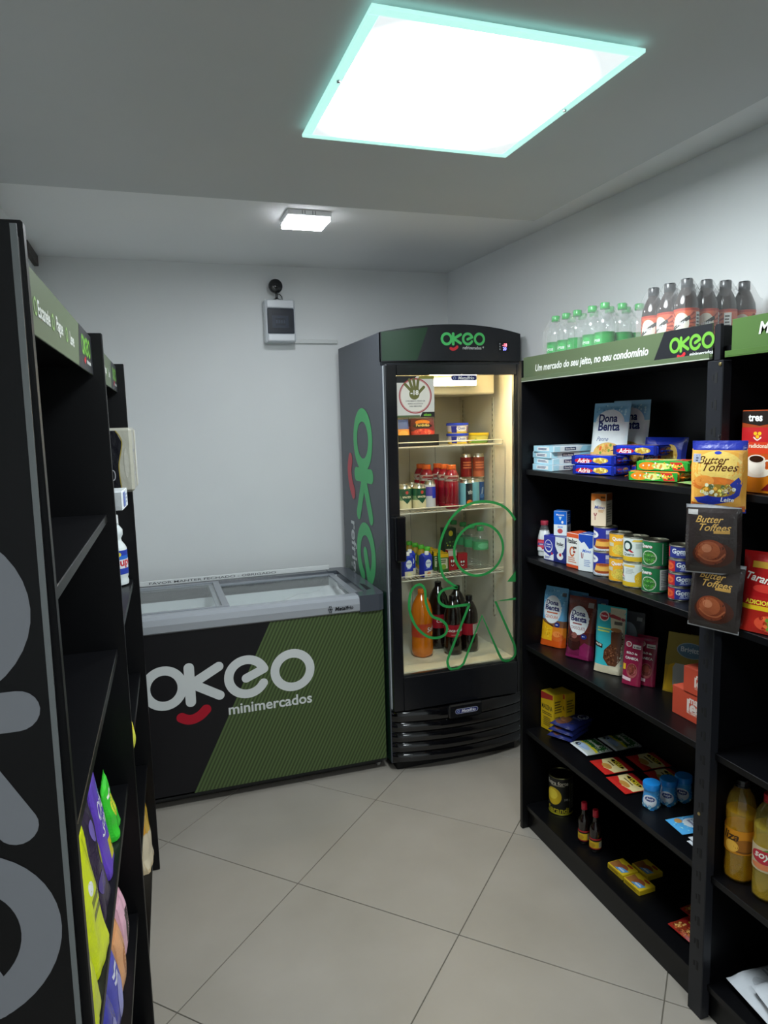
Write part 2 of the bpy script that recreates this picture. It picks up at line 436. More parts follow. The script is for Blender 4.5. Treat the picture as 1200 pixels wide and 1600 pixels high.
# ------------------------------------------------------------------ product builders (front faces local -Y, base at z=0)
def flatmap(y): return lambda a, b, off: (a, y-off, b)
def box_pack(name, label, cat, loc, rz, w, d, h, col, front=(), side=(), top=(), left=(), group=None, body='carton', mat='paper', rx=0, ry=0, bevel=0.0015, seal=None):
    t = thing(name, label, cat, loc, rz, group, rx, ry)
    mb = MB(); mb.box(-w/2, w/2, 0, d, 0, h, col, mat, bevel)
    mb.build(body, t)
    if seal:
        for sg in (-1, 1):
            q = MB(); x0 = sg*w/2; x1 = sg*(w/2+0.012); n = 8; vs = []
            for k in range(n+1):
                yy = d*(0.03+0.94*k/n); dz = 0.0016*(k % 2)
                vs += [(x0, yy, h*0.45), (x1, yy, h*0.40+dz-0.001), (x1, yy, h*0.40+dz+0.001), (x0, yy, h*0.55)]
            q.add(vs, [f for k in range(n) for f in ((4*k, 4*k+1, 4*k+5, 4*k+4), (4*k+1, 4*k+2, 4*k+6, 4*k+5), (4*k+2, 4*k+3, 4*k+7, 4*k+6))], seal, mat); q.build('end_seal', t)
    ar = MB()
    if front: art(ar, front, w*0.97, h*0.98, lambda a, b, o: (a, -o, b+h*0.01), mat=mat)
    if side: art(ar, side, d*0.97, h*0.98, lambda a, b, o: (w/2+o, a+d/2, b+h*0.01), mat=mat)
    if left: art(ar, left, d*0.97, h*0.98, lambda a, b, o: (-w/2-o, d/2-a, b+h*0.01), mat=mat)
    if top: art(ar, top, w*0.97, d*0.97, lambda a, b, o: (a, b+d*0.015, h+o), mat=mat)
    if ar.v: ar.build('printed_artwork', t, fixn=False)
    return t
def can_thing(name, label, cat, loc, rz, r, h, bands, front=(), group=None, rim='B8B6A8', lidc='A9A592', lid_in=0.003):
    t = thing(name, label, cat, loc, rz, group)
    mb = MB()
    rr = 0.0014
    mb.lathe([(0, 0.003), (r-0.003, 0.003), (r-0.001, 0), (r+rr*0.4, 0.0015), (r, 0.004)], 32, rim, 'metal'); mb.build('bottom_rim', t); mb = MB()
    mb.lathe([(r, h-0.004), (r+rr*0.6, h-0.002), (r, h), (r-0.0025, h), (r-0.003, h-lid_in)], 32, rim, 'metal')
    mb.build('top_rim', t)
    lb = MB(); z = 0.004; pr = [(r, z)]; cs = []
    for frac, c in bands:
        z2 = 0.004+(h-0.008)*frac; pr.append((r, z2)); cs.append(c)
    lb.lathe(pr, 32, cols=cs, mat='paper')
    if front:
        art(lb, front, math.pi*r, h-0.008, lambda a, b, o: ((r+o)*math.sin(a/r), -(r+o)*math.cos(a/r), b+0.004), ml=0.005, mat='paper')
    lb.build('paper_label', t, fixn=False)
    ld = MB(); ld.lathe([(r-0.003, h-lid_in), (r*0.8, h-lid_in), (r*0.78, h-lid_in-0.0006), (r*0.5, h-lid_in-0.0002), (0, h-lid_in)], 32, lidc, 'metal')
    ld.build('can_lid', t)
    return t
def pouch_grid(w, h, d, style, seed, nu=14, nv=18, wr=0.0012):
    rnd = Vector((seed*1.7, seed*0.9, seed*2.3))
    def T(u, v):
        e = max(0.0, 1-abs(u)**2.6)**0.55
        if style == 'pillow':
            p = max(0.0, math.sin(math.pi*min(1, max(0, (v-0.045)/0.91))))**0.45 if 0.045 < v < 0.955 else 0.0
        elif style == 'stand':
            p = (1-v)**0.55 if v > 0.02 else 0.95
            if v > 0.90: p = 0.0
            e = max(0.0, 1-abs(u)**3.0)**0.6 if v > 0.12 else max(0.0, 1-abs(u)**(3+4*(0.12-v)/0.12))**0.5
        elif style == 'brick':
            p = min(1.0, max(0.0, min(v, 1-v)-0.03)/0.10)**0.5; e = max(0.0, 1-abs(u)**7)**0.5
        else:   # flat
            p = min(1.0, min(v, 1-v)/0.10)**0.6
        t = d/2*e*p
        t += wr*noise.noise(Vector((u*2.2, v*3.4, 0))+rnd)*(0.35+min(1.0, p))
        return max(0.0004, t)
    g = [[T(-1+2*i/nu, j/nv) for i in range(nu+1)] for j in range(nv+1)]
    return g
def pouch(name, label, cat, loc, rz, w, h, d, style, bands, front=(), group=None, lean=0, flat=False, seed=1, mat='film', top_seal=None, taper=0.0, roll=0, back=None, wr=0.0012):
    t = thing(name, label, cat, loc, rz, group, rx=(-90 if flat else lean), ry=roll)
    nu, nv = 14, 18
    g = pouch_grid(w, h, d, style, seed, nu, nv, wr)
    def half(v): return w/2*(1-taper*v)*(1-0.012*math.sin(9*v+seed))
    def bil(a, b):
        v = min(1, max(0, b/h)); hw = half(v); u = min(1, max(-1, a/(w/2)))
        fi = (u+1)/2*nu; fj = v*nv; i = min(nu-1, int(fi)); j = min(nv-1, int(fj)); x = fi-i; y = fj-j
        return (g[j][i]*(1-x)*(1-y)+g[j][i+1]*x*(1-y)+g[j+1][i]*(1-x)*y+g[j+1][i+1]*x*y), u*hw
    mb = MB()
    for sgn in (-1, 1):
        for j in range(nv):
            vm = (j+0.5)/nv; c = bands[-1][1]
            for fr, cc in bands:
                if vm <= fr: c = cc; break
            if sgn == 1 and back: c = back
            for i in range(nu):
                q = []
                for (ii, jj) in ((i, j), (i+1, j), (i+1, j+1), (i, j+1)):
                    q.append(((-1+2*ii/nu)*half(jj/nv), sgn*g[jj][ii], jj/nv*h))
                mb.add(q, [(0, 1, 2, 3)], c, mat, True)
    if style == 'stand':
        for i in range(nu):
            q = [((-1+2*ii/nu)*half(0), sg*g[0][ii], 0) for ii, sg in ((i, -1), (i+1, -1), (i+1, 1), (i, 1))]
            mb.add(q, [(0, 1, 2, 3)], bands[0][1], mat)
    mb.build('bag', t)
    if front:
        ar = MB()
        def mp(a, b, o):
            th, x = bil(a, b); return (x, -(th+o), b)
        art(ar, front, w, h, mp, ml=0.008, mat=mat, base=0.0006)
        ar.build('printed_artwork', t, fixn=False)
    return t
def bottle_thing(name, label, cat, loc, rz, prof, cols, mat, cap, capcol, lab=None, front=(), group=None, liquid=None, n=28, wob=None, labmat='paper'):
    """prof [(r,z)], cap (r,z0,z1), lab (z0,z1,col)"""
    t = thing(name, label, cat, loc, rz, group)
    mb = MB(); mb.lathe(prof, n, cols if isinstance(cols, str) else 'FFFFFF', mat, cols=None if isinstance(cols, str) else cols, wob=wob)
    mb.build('bottle', t)
    if liquid:
        lp, lc, lm = liquid
        q = MB(); q.lathe(lp, n, lc, lm, wob=wob); q.build('liquid', t)
    c = MB(); r, z0, z1 = cap
    def ridg(a, z): return 1+0.02*(int(a*14/math.pi) % 2)
    c.lathe([(r*0.9, z0), (r, z0+0.001), (r, z1-0.002), (r*0.92, z1), (0, z1)], 28, capcol, 'gloss', wob=ridg)
    c.lathe([(r*1.04, z0-0.003), (r*1.04, z0-0.0005), (r*0.8, z0-0.0005)], 28, capcol, 'gloss')
    c.build('cap', t)
    if lab:
        z0, z1, lc = lab
        def rad(z):
            for k in range(len(prof)-1):
                (ra, za), (rb, zb) = prof[k], prof[k+1]
                if zb > za and za <= z <= zb: return ra+(rb-ra)*(z-za)/(zb-za)
            return prof[0][0]
        l = MB(); ns = 6
        bands = lc if isinstance(lc, list) else [(1.0, lc)]
        pr = []; cs = []
        zs = sorted(set([0.0]+[q/ns for q in range(1, ns)]+[b_[0] for b_ in bands]))
        for a_, b_ in zip(zs[:-1], zs[1:]):
            mid = (a_+b_)/2; c_ = [cc for fr, cc in bands if mid <= fr][0]
            pr.append((rad(z0+(z1-z0)*a_)+0.0006, z0+(z1-z0)*a_)); cs.append(c_)
        pr.append((rad(z1)+0.0006, z1))
        l.lathe(pr, n, cols=cs, mat=labmat)
        if front:
            R0 = rad((z0+z1)/2)
            def mp(a, b, o):
                rr = rad(z0+b)+0.0007+o; return (rr*math.sin(a/R0), -rr*math.cos(a/R0), z0+b)
            art(l, front, math.pi*R0, z1-z0, mp, ml=0.005, mat=labmat)
        l.build('label', t, fixn=False)
    return t
B1 = {'b': 0.02}; B2 = {'b': 0.035}; BI = {'b': 0.02, 's': 0.25}; BS = {'s': 0.4, 'b': 0.01}

# ================================================================== SETTING
def wallbox(name, poly, z0, z1, mat):
    mb = MB(); mb.prism(poly, z0, z1, lambda a, b, d: (a, b, d), 'FFFFFF', mat)
    return struct(mb.build(name))
RX = lambda y: 1.627+(3.70-y)*0.0408          # right wall is a hair off square
CEIL = 2.40; DROP = 2.35
wallbox('wall_back', [(-0.6, 3.70), (1.75, 3.70), (1.75, 3.80), (-0.6, 3.80)], 0, CEIL, 'wall_paint')
wallbox('wall_right', [(RX(3.70), 3.70), (RX(-2.0), -2.0), (RX(-2.0)+0.1, -2.0), (RX(3.70)+0.1, 3.70)], 0, CEIL, 'wall_paint')
wallbox('wall_left', [(-0.445, 3.70), (-0.545, 3.70), (-0.545, 0.80), (-1.80, 0.80), (-1.80, 0.70), (-0.445, 0.70)], 0, CEIL, 'wall_paint')
wallbox('wall_left_rear', [(-1.80, 0.70), (-1.90, 0.70), (-1.90, -2.0), (-1.80, -2.0)], 0, CEIL, 'wall_paint')
wallbox('wall_front', [(-1.90, -2.0), (-1.90, -2.1), (1.97, -2.1), (1.97, -2.0)], 0, CEIL, 'wall_paint')
wallbox('ceiling', [(-1.9, -2.1), (1.97, -2.1), (1.97, 3.8), (-1.9, 3.8)], CEIL, CEIL+0.08, 'ceiling_paint')
wallbox('ceiling_lowered', [(-1.80, -2.0), (1.468, -2.0), (1.468, 2.50), (-0.445, 2.50), (-0.445, 0.70), (-1.80, 0.70)], DROP, CEIL, 'gypsum_shaded')
mb = MB(); mb.box(-0.445, -0.425, 3.40, 3.698, 2.352, 2.399, 'FFFFFF', 'dark_wood', 0.002); struct(mb.build('trim_1'))
# floor: diagonal porcelain tiles, each a piece with its own bevelled edge
fb = MB(); fb.box(-1.9, 1.97, -2.1, 3.8, -0.06, -0.0025, 'FFFFFF', 'grout'); floor = struct(fb.build('floor'))
def clip(poly, ax, val, keep_less):
    out = []
    for i in range(len(poly)):
        a, b_ = poly[i], poly[(i+1) % len(poly)]
        ia = (a[ax] <= val) == keep_less; ib = (b_[ax] <= val) == keep_less
        if ia: out.append(a)
        if ia != ib:
            t_ = (val-a[ax])/(b_[ax]-a[ax]); out.append((a[0]+(b_[0]-a[0])*t_, a[1]+(b_[1]-a[1])*t_))
    return out
P = 0.600; q = P/math.sqrt(2)
for i in range(-9, 10):
    for j in range(-9, 10):
        cx = 0.397+(i+j)*q; cy = 2.276+q+(i-j)*q
        r_ = (P/2-0.0016)*math.sqrt(2)
        poly = [(cx-r_, cy), (cx, cy-r_), (cx+r_, cy), (cx, cy+r_)]
        for ax, val, kl in ((0, -1.80, False), (0, 1.86, True), (1, -2.0, False), (1, 3.70, True)):
            if poly: poly = clip(poly, ax, val, kl)
        if len(poly) < 3: continue
        A = abs(sum(poly[k][0]*poly[(k+1) % len(poly)][1]-poly[(k+1) % len(poly)][0]*poly[k][1] for k in range(len(poly))))/2
        if A < 1e-4: continue
        c0 = Vector((sum(p[0] for p in poly)/len(poly), sum(p[1] for p in poly)/len(poly)))
        ins = [tuple(c0+(Vector(p)-c0)*(1-0.0012/max(0.02, (Vector(p)-c0).length))) for p in poly]
        t = MB(); n = len(poly)
        vs = [(a, b_, -0.004) for a, b_ in poly]+[(a, b_, -0.0008) for a, b_ in poly]+[(a, b_, 0.0) for a, b_ in ins]
        fs = [list(range(n))[::-1], [k+2*n for k in range(n)]]+[(k, (k+1) % n, (k+1) % n+n, k+n) for k in range(n)]+[(k+n, (k+1) % n+n, (k+1) % n+2*n, k+2*n) for k in range(n)]
        t.add(vs, fs, 'FFFFFF', 'tile'); t.build('floor_tile', floor)

# ------------------------------------------------------------------ ceiling lamps
def panel_lamp(LX0, LX1, LY0, LY1, label):
    lx, ly = (LX0+LX1)/2, (LY0+LY1)/2
    L = thing('ceiling_panel_lamp', label, 'ceiling lamp', (lx, ly, DROP))
    o = (lx, ly, DROP)
    mb = MB(o); mb.box(LX0+0.03, LX1-0.03, LY0+0.03, LY1-0.03, DROP-0.012, DROP, 'D8DEDE', 'gloss'); mb.build('lamp_housing', L)
    mb = MB(o)
    for (a, b_, c, d) in ((LX0, LX1, LY0, LY0+0.022), (LX0, LX1, LY1-0.022, LY1), (LX0, LX0+0.022, LY0+0.022, LY1-0.022), (LX1-0.022, LX1, LY0+0.022, LY1-0.022)):
        mb.box(a, b_, c, d, DROP-0.021, DROP-0.013, 'BFE6DC', 'panel_edge', 0.001)
    mb.build('glass_rim', L)
    mb = MB(o); mb.box(LX0+0.022, LX1-0.022, LY0+0.022, LY1-0.022, DROP-0.0195, DROP-0.013, 'E4EFEC', 'gloss')
    mb.add([(LX0+0.022, LY0+0.022, DROP-0.0205), (LX0+0.022, LY1-0.022, DROP-0.0205), (LX1-0.022, LY1-0.022, DROP-0.0205), (LX1-0.022, LY0+0.022, DROP-0.0205)], [(0, 1, 2, 3)], 'FFFFFF', 'panel_glow'); mb.build('frosted_glass', L)
    for (x, y) in ((LX0+0.013, ly-0.02), (LX1-0.012, ly-0.02)):
        mb = MB(o); mb.lathe([(0, DROP-0.026), (0.004, DROP-0.025), (0.0045, DROP-0.021), (0.0045, DROP)], 12, 'A0A0A0', 'metal', (x, y, 0)); mb.build('screw', L)
panel_lamp(0.427, 1.012, 1.285, 1.880, 'large square frosted glass ceiling lamp with greenish rim, glowing white')
panel_lamp(0.200, 0.785, -1.100, -0.505, 'added large frosted glass fill lamp on the ceiling, unseen behind the camera')  # unseen extra lamp, added to brighten the surfaces facing the camera
sx0, sx1, sy0, sy1 = 0.552, 0.722, 2.725, 2.885
L = thing('small_ceiling_lamp', 'small square white surface-mounted ceiling lamp above the wall meter box', 'ceiling lamp', ((sx0+sx1)/2, (sy0+sy1)/2, CEIL))
o = ((sx0+sx1)/2, (sy0+sy1)/2, CEIL)
mb = MB(o); mb.box(sx0, sx1, sy0, sy1, 2.380, CEIL, 'E6E8EA', 'gloss', 0.002); mb.build('lamp_housing', L)
mb = MB(o); mb.box(sx0+0.004, sx1-0.004, sy0+0.004, sy1-0.004, 2.3665, 2.3805, 'FFFFFF', 'small_side'); mb.add([(sx0+0.004, sy0+0.004, 2.366), (sx1-0.004, sy0+0.004, 2.366), (sx1-0.004, sy1-0.004, 2.366), (sx0+0.004, sy1-0.004, 2.366)], [(0, 3, 2, 1)], 'FFFFFF', 'small_glow'); mb.build('diffuser', L, fixn=False)
for k in range(4):
    mb = MB(o); xx = sx0+0.055+k*0.010+(0.02 if k > 1 else 0); mb.box(xx, xx+0.004, sy0-0.0012, sy0+0.001, 2.383, 2.396, '9A9DA0', 'matte'); mb.build('vent_slot', L)

# ------------------------------------------------------------------ wall meter box, camera, conduit
o = (0.675, 3.70, 2.01)
L = thing('breaker_box', 'white wall breaker box with smoked window on the back wall', 'breaker box', o)
mb = MB(o)
mb.box(0.600, 0.752, 3.625, 3.70, 2.012, 2.222, 'D9DDE2', 'gloss', 0.006); mb.build('case', L)
mb = MB(o); mb.box(0.607, 0.745, 3.612, 3.626, 2.178, 2.219, 'E2E5EA', 'gloss', 0.005); mb.build('cover_strip', L); mb = MB(o); mb.box(0.607, 0.745, 3.612, 3.626, 2.015, 2.052, 'E2E5EA', 'gloss', 0.005); mb.build('cover_strip', L)
mb = MB(o); mb.box(0.609, 0.743, 3.613, 3.6245, 2.054, 2.176, '30343C', 'smoked', 0.002); win = mb.build('smoked_window', L)
mb = MB(o); mb.box(0.612, 0.740, 3.6235, 3.6248, 2.056, 2.174, '3A4150', 'matte')
mb.box(0.632, 0.716, 3.6225, 3.6236, 2.082, 2.142, '7E8794', 'matte'); mb.box(0.648, 0.702, 3.6212, 3.6226, 2.094, 2.130, '4A525E', 'gloss', 0.001)
for k in range(4): mb.box(0.651+k*0.013, 0.660+k*0.013, 3.6195, 3.6213, 2.104, 2.120, 'A8B0BA', 'gloss', 0.0008)
mb.build('breaker', win)
o = (0.668, 3.66, 2.222)
L = thing('security_camera', 'small black round security camera standing on the breaker box', 'camera', o)
mb = MB(o); mb.lathe([(0, 0), (0.028, 0), (0.028, 0.003), (0.012, 0.007), (0.006, 0.014), (0.006, 0.035)], 24, '101114', 'gloss', o); mb.build('stand', L)
M = Matrix.Translation((0.662, 3.650, 2.290)) @ Matrix.Rotation(math.radians(90), 4, 'X')
mb = MB(o); mb.lathe([(0, -0.018), (0.024, -0.018), (0.033, -0.010), (0.036, 0), (0.034, 0.010), (0.028, 0.014), (0, 0.014)], 32, '16171B', 'gloss', M=M); hd = mb.build('head', L)
mb = MB(o); mb.lathe([(0, 0.0165), (0.010, 0.016), (0.013, 0.0142)], 24, '050507', 'piano', M=M); mb.build('lens', hd)
mb = MB(o); mb.tube([(0.67, 3.665, 2.255), (0.685, 3.675, 2.256), (0.698, 3.68, 2.245), (0.702, 3.685, 2.226)], 0.0022, 6, '111111', 'gloss'); mb.build('cable', L)
o = (0.86, 3.70, 2.02)
mb = MB(); mb.box(0.754, 0.985, 3.684, 3.70, 2.013, 2.034, 'DDE0DF', 'gloss', 0.002)
tag(mb.build('cable_conduit'), 'thin white cable conduit running from the breaker box to the fridge', 'conduit')

# ================================================================== CHEST FREEZER
FX0, FX1, FY0, FY1 = -0.415, 0.955, 2.94, 3.56
o = ((FX0+FX1)/2, (FY0+FY1)/2, 0)
FZ = thing('chest_freezer', 'black and green chest freezer with sliding glass lids along the back wall', 'freezer', o)
BLK = '131216'
mb = MB(o)
# hollow body: four walls and a floor
mb.box(FX0, FX1, FY0, FY0+0.05, 0.05, 0.765, BLK, 'vinyl', 0.004); mb.box(FX0, FX1, FY1-0.05, FY1, 0.05, 0.765, BLK, 'vinyl')
mb.box(FX0, FX0+0.05, FY0+0.05, FY1-0.05, 0.05, 0.765, BLK, 'vinyl'); mb.box(FX1-0.05, FX1, FY0+0.05, FY1-0.05, 0.05, 0.765, BLK, 'vinyl')
mb.box(FX0, FX1, FY0, FY1, 0.045, 0.06, '0C0C0D', 'matte')
mb.build('body', FZ)
mb = MB(o); mb.box(FX0+0.02, FX1-0.02, FY0+0.02, FY1-0.02, 0.028, 0.046, '0A0A0A', 'matte'); mb.build('base_frame', FZ)
for x in (FX0+0.09, FX1-0.03):
    for y in (FY0+0.05, FY1-0.06):
        mb = MB(o); M = Matrix.Translation((x, y, 0.019)) @ Matrix.Rotation(math.radians(90), 4, 'Y')
        mb.lathe([(0, -0.009), (0.016, -0.009), (0.019, -0.006), (0.019, 0.006), (0.016, 0.009), (0, 0.009)], 18, '8A8A88', 'gloss', M=M)
        mb.box(x-0.014, x-0.011, y-0.012, y+0.012, 0.012, 0.046, '777777', 'metal'); mb.box(x+0.011, x+0.014, y-0.012, y+0.012, 0.012, 0.046, '777777', 'metal')
        mb.build('caster', FZ)
# front print
mb = MB(o)
fm = lambda a, b_, off: (a, FY0-0.0005-off, b_)
pts = [(0.446, 0.762), (FX1-0.003, 0.762), (FX1-0.003, 0.055), (0.090, 0.055)]
mb.add([fm(a, b_, 0) for a, b_ in pts], [(0, 1, 2, 3)], '46572F', 'freezer_green'); mb.build('striped_panel', FZ, fixn=False)
mb = MB(o); logo(mb, lambda a, b_, off: (a-0.004, FY0-0.0010-off, b_+0.531), 1.0, 'D9DCDC', 'B3122A', 'minimercados', 'D9DCDC', ml=None)
mb.build('shop_lettering', FZ, fixn=False)
# plastic rim
SIL = 'A2A6AD'; DGR = '4B4F57'
def railprof(y0, sgn):  # (y,z)
    return [(y0, 0.762), (y0-sgn*0.012, 0.770), (y0-sgn*0.014, 0.800), (y0-sgn*0.008, 0.824), (y0+sgn*0.012, 0.834), (y0+sgn*0.055, 0.834), (y0+sgn*0.062, 0.815), (y0+sgn*0.062, 0.762)]
def rail(mb, prof, x0, x1, col):
    n = len(prof); mb.add([(x0, y, z) for y, z in prof]+[(x1, y, z) for y, z in prof], [(k, (k+1) % n, (k+1) % n+n, k+n) for k in range(n)]+[list(range(n)), [k+n for k in range(n)]], col, 'gloss')
mb = MB(o); rail(mb, railprof(FY0, 1), FX0+0.115, 0.843, SIL); fr = mb.build('front_rail', FZ)
mb = MB(o)
sp = lambda a, b_, off: (a, FY0-0.0140-off, b_)
art(mb, [('t', 'Metalfrio', 0.22, 0.5, 0.66, '16181C', {'b': 0.03, 's': 0.2}), ('g', -0.78, 0.5, 0.13, 0.32, 0.03, '16181C')] +
    [('p', [(-0.78+0.17*math.cos(a)-0.012*math.sin(a), 0.5+0.42*math.sin(a)+0.03*math.cos(a)), (-0.78-0.17*math.cos(a)-0.012*math.sin(a), 0.5-0.42*math.sin(a)+0.03*math.cos(a)), (-0.78-0.17*math.cos(a)+0.012*math.sin(a), 0.5-0.42*math.sin(a)-0.03*math.cos(a)), (-0.78+0.17*math.cos(a)+0.012*math.sin(a), 0.5+0.42*math.sin(a)-0.03*math.cos(a))], '16181C') for a in (0, 1.047, 2.094)],
    0.126, 0.046, lambda a, b_, off: (a+0.757, FY0-0.0146-off, b_+0.7665), mat='vinyl')
mb.build('maker_lettering', fr, fixn=False)
mb = MB(o); rail(mb, railprof(FY1, -1), FX0+0.115, 0.843, DGR); rr_ = mb.build('rear_rail', FZ)
mb = MB(o); mb.box(FX0+0.1, 0.86, FY1-0.012, FY1-0.006, 0.834, 0.858, 'E4E6E6', 'gloss', 0.001)
art(mb, [('t', 'FAVOR MANTER FECHADO - OBRIGADO', 0, 0.5, 0.62, '5A5C60', {'b': 0.01, 'h': 0.5})], 1.0, 0.022, lambda a, b_, off: (a+0.27, FY1-0.0121-off, b_+0.835), mat='vinyl')
mb.build('notice_strip', rr_, fixn=False)
for sx in (0, 1):
    mb = MB(o)
    xa, xb = (0.843, FX1+0.008) if sx else (FX0-0.008, FX0+0.115)
    xi = xb-0.075 if sx else xa+0.075
    c = 0.03
    outer = [(xa, FY0-0.014), (xb-c, FY0-0.014), (xb-0.008, FY0-0.006), (xb, FY0+c), (xb, FY1-c), (xb-c, FY1+0.014), (xa, FY1+0.014)] if sx else [(xb, FY0-0.014), (xa+c, FY0-0.014), (xa+0.008, FY0-0.006), (xa, FY0+c), (xa, FY1-c), (xa+c, FY1+0.014), (xb, FY1+0.014)]
    inner = [(xi, FY1-0.06), (xi, FY0+0.065)] if sx else [(xi, FY1-0.06), (xi, FY0+0.065)]
    first = (xa if sx else xb)
    poly = outer+[(first, FY1-0.06)]+inner+[(first, FY0+0.065)]
    mb.prism(poly, 0.762, 0.836, lambda a, b_, d: (a, b_, d), DGR, 'gloss'); e = mb.build('end_cap', FZ)
    if sx:
        mb = MB(o); hp = [(0.905, FY0+0.09), (0.930, FY0+0.10), (0.925, FY0+0.20), (0.912, FY0+0.22)]
        mb.prism(hp, 0.8362, 0.8372, lambda a, b_, d: (a, b_, d), '15161A', 'matte'); mb.build('grip_recess', e)
# interior
IX0, IX1, IY0, IY1 = FX0+0.06, FX1-0.06, FY0+0.062, FY1-0.062
mb = MB(o)
vs = [(x, y, z) for z in (0.52, 0.815) for x, y in ((IX0, IY0), (IX1, IY0), (IX1, IY1), (IX0, IY1))]
mb.add(vs, [(0, 1, 2, 3), (0, 4, 5, 1), (1, 5, 6, 2), (2, 6, 7, 3), (3, 7, 4, 0)], 'DCE1E2', 'liner'); mb.build('inner_liner', FZ, fixn=False)
mb = MB(o); nx, ny = 60, 14; g = {}
vs = []; fs = []
for j in range(ny+1):
    for i in range(nx+1):
        x = IX0+0.004+(IX1-IX0-0.008)*i/nx; y = IY0+0.004+(IY1-IY0-0.008)*j/ny
        z = 0.66+0.05*noise.noise(Vector((x*5, y*5, 1.3)))+0.025*noise.noise(Vector((x*17, y*17, 4)))
        if x > 0.55: z += 0.09*min(1, (x-0.55)/0.30)*(0.5+0.5*min(1, (y-IY0)/0.25))
        vs.append((x, y, max(0.53, z)))
for j in range(ny):
    for i in range(nx): a = j*(nx+1)+i; fs.append((a, a+1, a+nx+2, a+nx+1))
mb.add(vs, fs, 'FFFFFF', 'frost', True); mb.build('frost_layer', FZ, fixn=False)
# sliding lids
def lid(x0, x1, z):
    mb = MB(o); y0, y1 = FY0+0.055, FY1-0.055
    for (a, b_, c_, d_) in ((x0, x1, y0, y0+0.018), (x0, x1, y1-0.018, y1), (x0, x0+0.03, y0+0.018, y1-0.018), (x1-0.03, x1, y0+0.018, y1-0.018)):
        mb.box(a, b_, c_, d_, z, z+0.012, '8D9198', 'gloss', 0.0015)
    L_ = mb.build('sliding_lid', FZ)
    mb = MB(o); mb.box(x0+0.028, x1-0.028, y0+0.016, y1-0.016, z+0.004, z+0.008, 'E8F0F0', 'lidglass'); mb.build('glass_pane', L_)
lid(FX0+0.085, 0.285, 0.826); lid(0.235, FX1-0.085, 0.812)

# ================================================================== UPRIGHT FRIDGE
GX0, GX1, GY0, GY1 = 0.965, 1.632, 2.905, 3.605
gc = (GX0+GX1)/2; ghw = (GX1-GX0)/2
o = (gc, 3.25, 0)
FR = thing('upright_fridge', 'tall black glass-door drinks fridge in the corner beside the freezer', 'refrigerator', o)
GR = '50545B'
mb = MB(o)
mb.box(GX0, GX0+0.035, GY0, GY1, 0.04, 1.978, GR, 'vinyl', 0.003); mb.box(GX1-0.022, GX1, GY0, GY1, 0.04, 1.978, GR, 'vinyl', 0.003)
mb.box(GX0+0.035, GX1-0.022, GY1-0.06, GY1, 0.04, 1.978, GR, 'vinyl'); mb.box(GX0+0.035, GX1-0.022, GY0, GY1-0.06, 1.83, 1.978, GR, 'vinyl')
mb.box(GX0+0.035, GX1-0.022, GY0, GY1-0.06, 0.04, 0.43, '15161A', 'vinyl')
mb.build('cabinet', FR)
# inner liner
LI = 'E4DFCE'
jx0, jx1, jy1 = GX0+0.045, GX1-0.030, 3.50
mb = MB(o)
mb.box(jx0-0.008, jx0, GY0+0.01, jy1, 0.432, 1.825, LI, 'liner'); mb.box(jx1, jx1+0.007, GY0+0.01, jy1, 0.432, 1.825, LI, 'liner')
mb.box(jx0-0.008, jx1+0.007, jy1, jy1+0.03, 0.432, 1.825, LI, 'liner'); mb.box(jx0-0.008, jx1+0.007, GY0+0.01, jy1, 1.815, 1.828, LI, 'liner')
mb.box(jx0-0.008, jx1+0.007, GY0+0.005, jy1, 0.432, 0.452, LI, 'liner')
LN = mb.build('inner_liner', FR)
mb = MB(o); mb.box(jx0+0.004, jx1-0.004, GY0+0.01, 3.165, 0.452, 0.460, 'E6DFC4', 'liner', 0.001); mb.build('floor_tray', LN)
for k in range(1, 4):
    mb = MB(o); x = jx0+(jx1-jx0)*k/4; mb.box(x-0.001, x+0.001, jy1-0.0012, jy1, 0.5, 1.70, '7C7868', 'matte'); mb.build('panel_seam', LN)
for x, y in ((jx0+0.001, 3.10), (jx1-0.007, 3.10), (jx0+0.001, 3.44), (jx1-0.007, 3.44)):
    mb = MB(o); mb.box(x, x+0.006, y, y+0.016, 0.62, 1.70, 'C9C5B2', 'gloss', 0.001)
    for k in range(42): z = 0.635+k*0.025; mb.box(x-0.0006, x+0.0066, y+0.005, y+0.011, z, z+0.012, '5D594A', 'matte')
    mb.build('shelf_standard', LN)
# evaporator cover with the lamp
mb = MB(o); mb.box(jx0+0.02, jx1-0.035, 3.03, 3.46, 1.715, 1.812, 'D6D0BA', 'liner', 0.006); ev = mb.build('evaporator_cover', FR)
mb = MB(o); mb.box(1.215, 1.455, 2.985, 3.03, 1.748, 1.790, 'E9E4D2', 'liner', 0.004); lh = mb.build('lamp_holder', FR)
mb = MB(o); mb.box(1.222, 1.448, 2.978, 2.9855, 1.758, 1.776, 'FFFFFF', 'tube_glow', 0.003); mb.build('lamp_tube', lh)
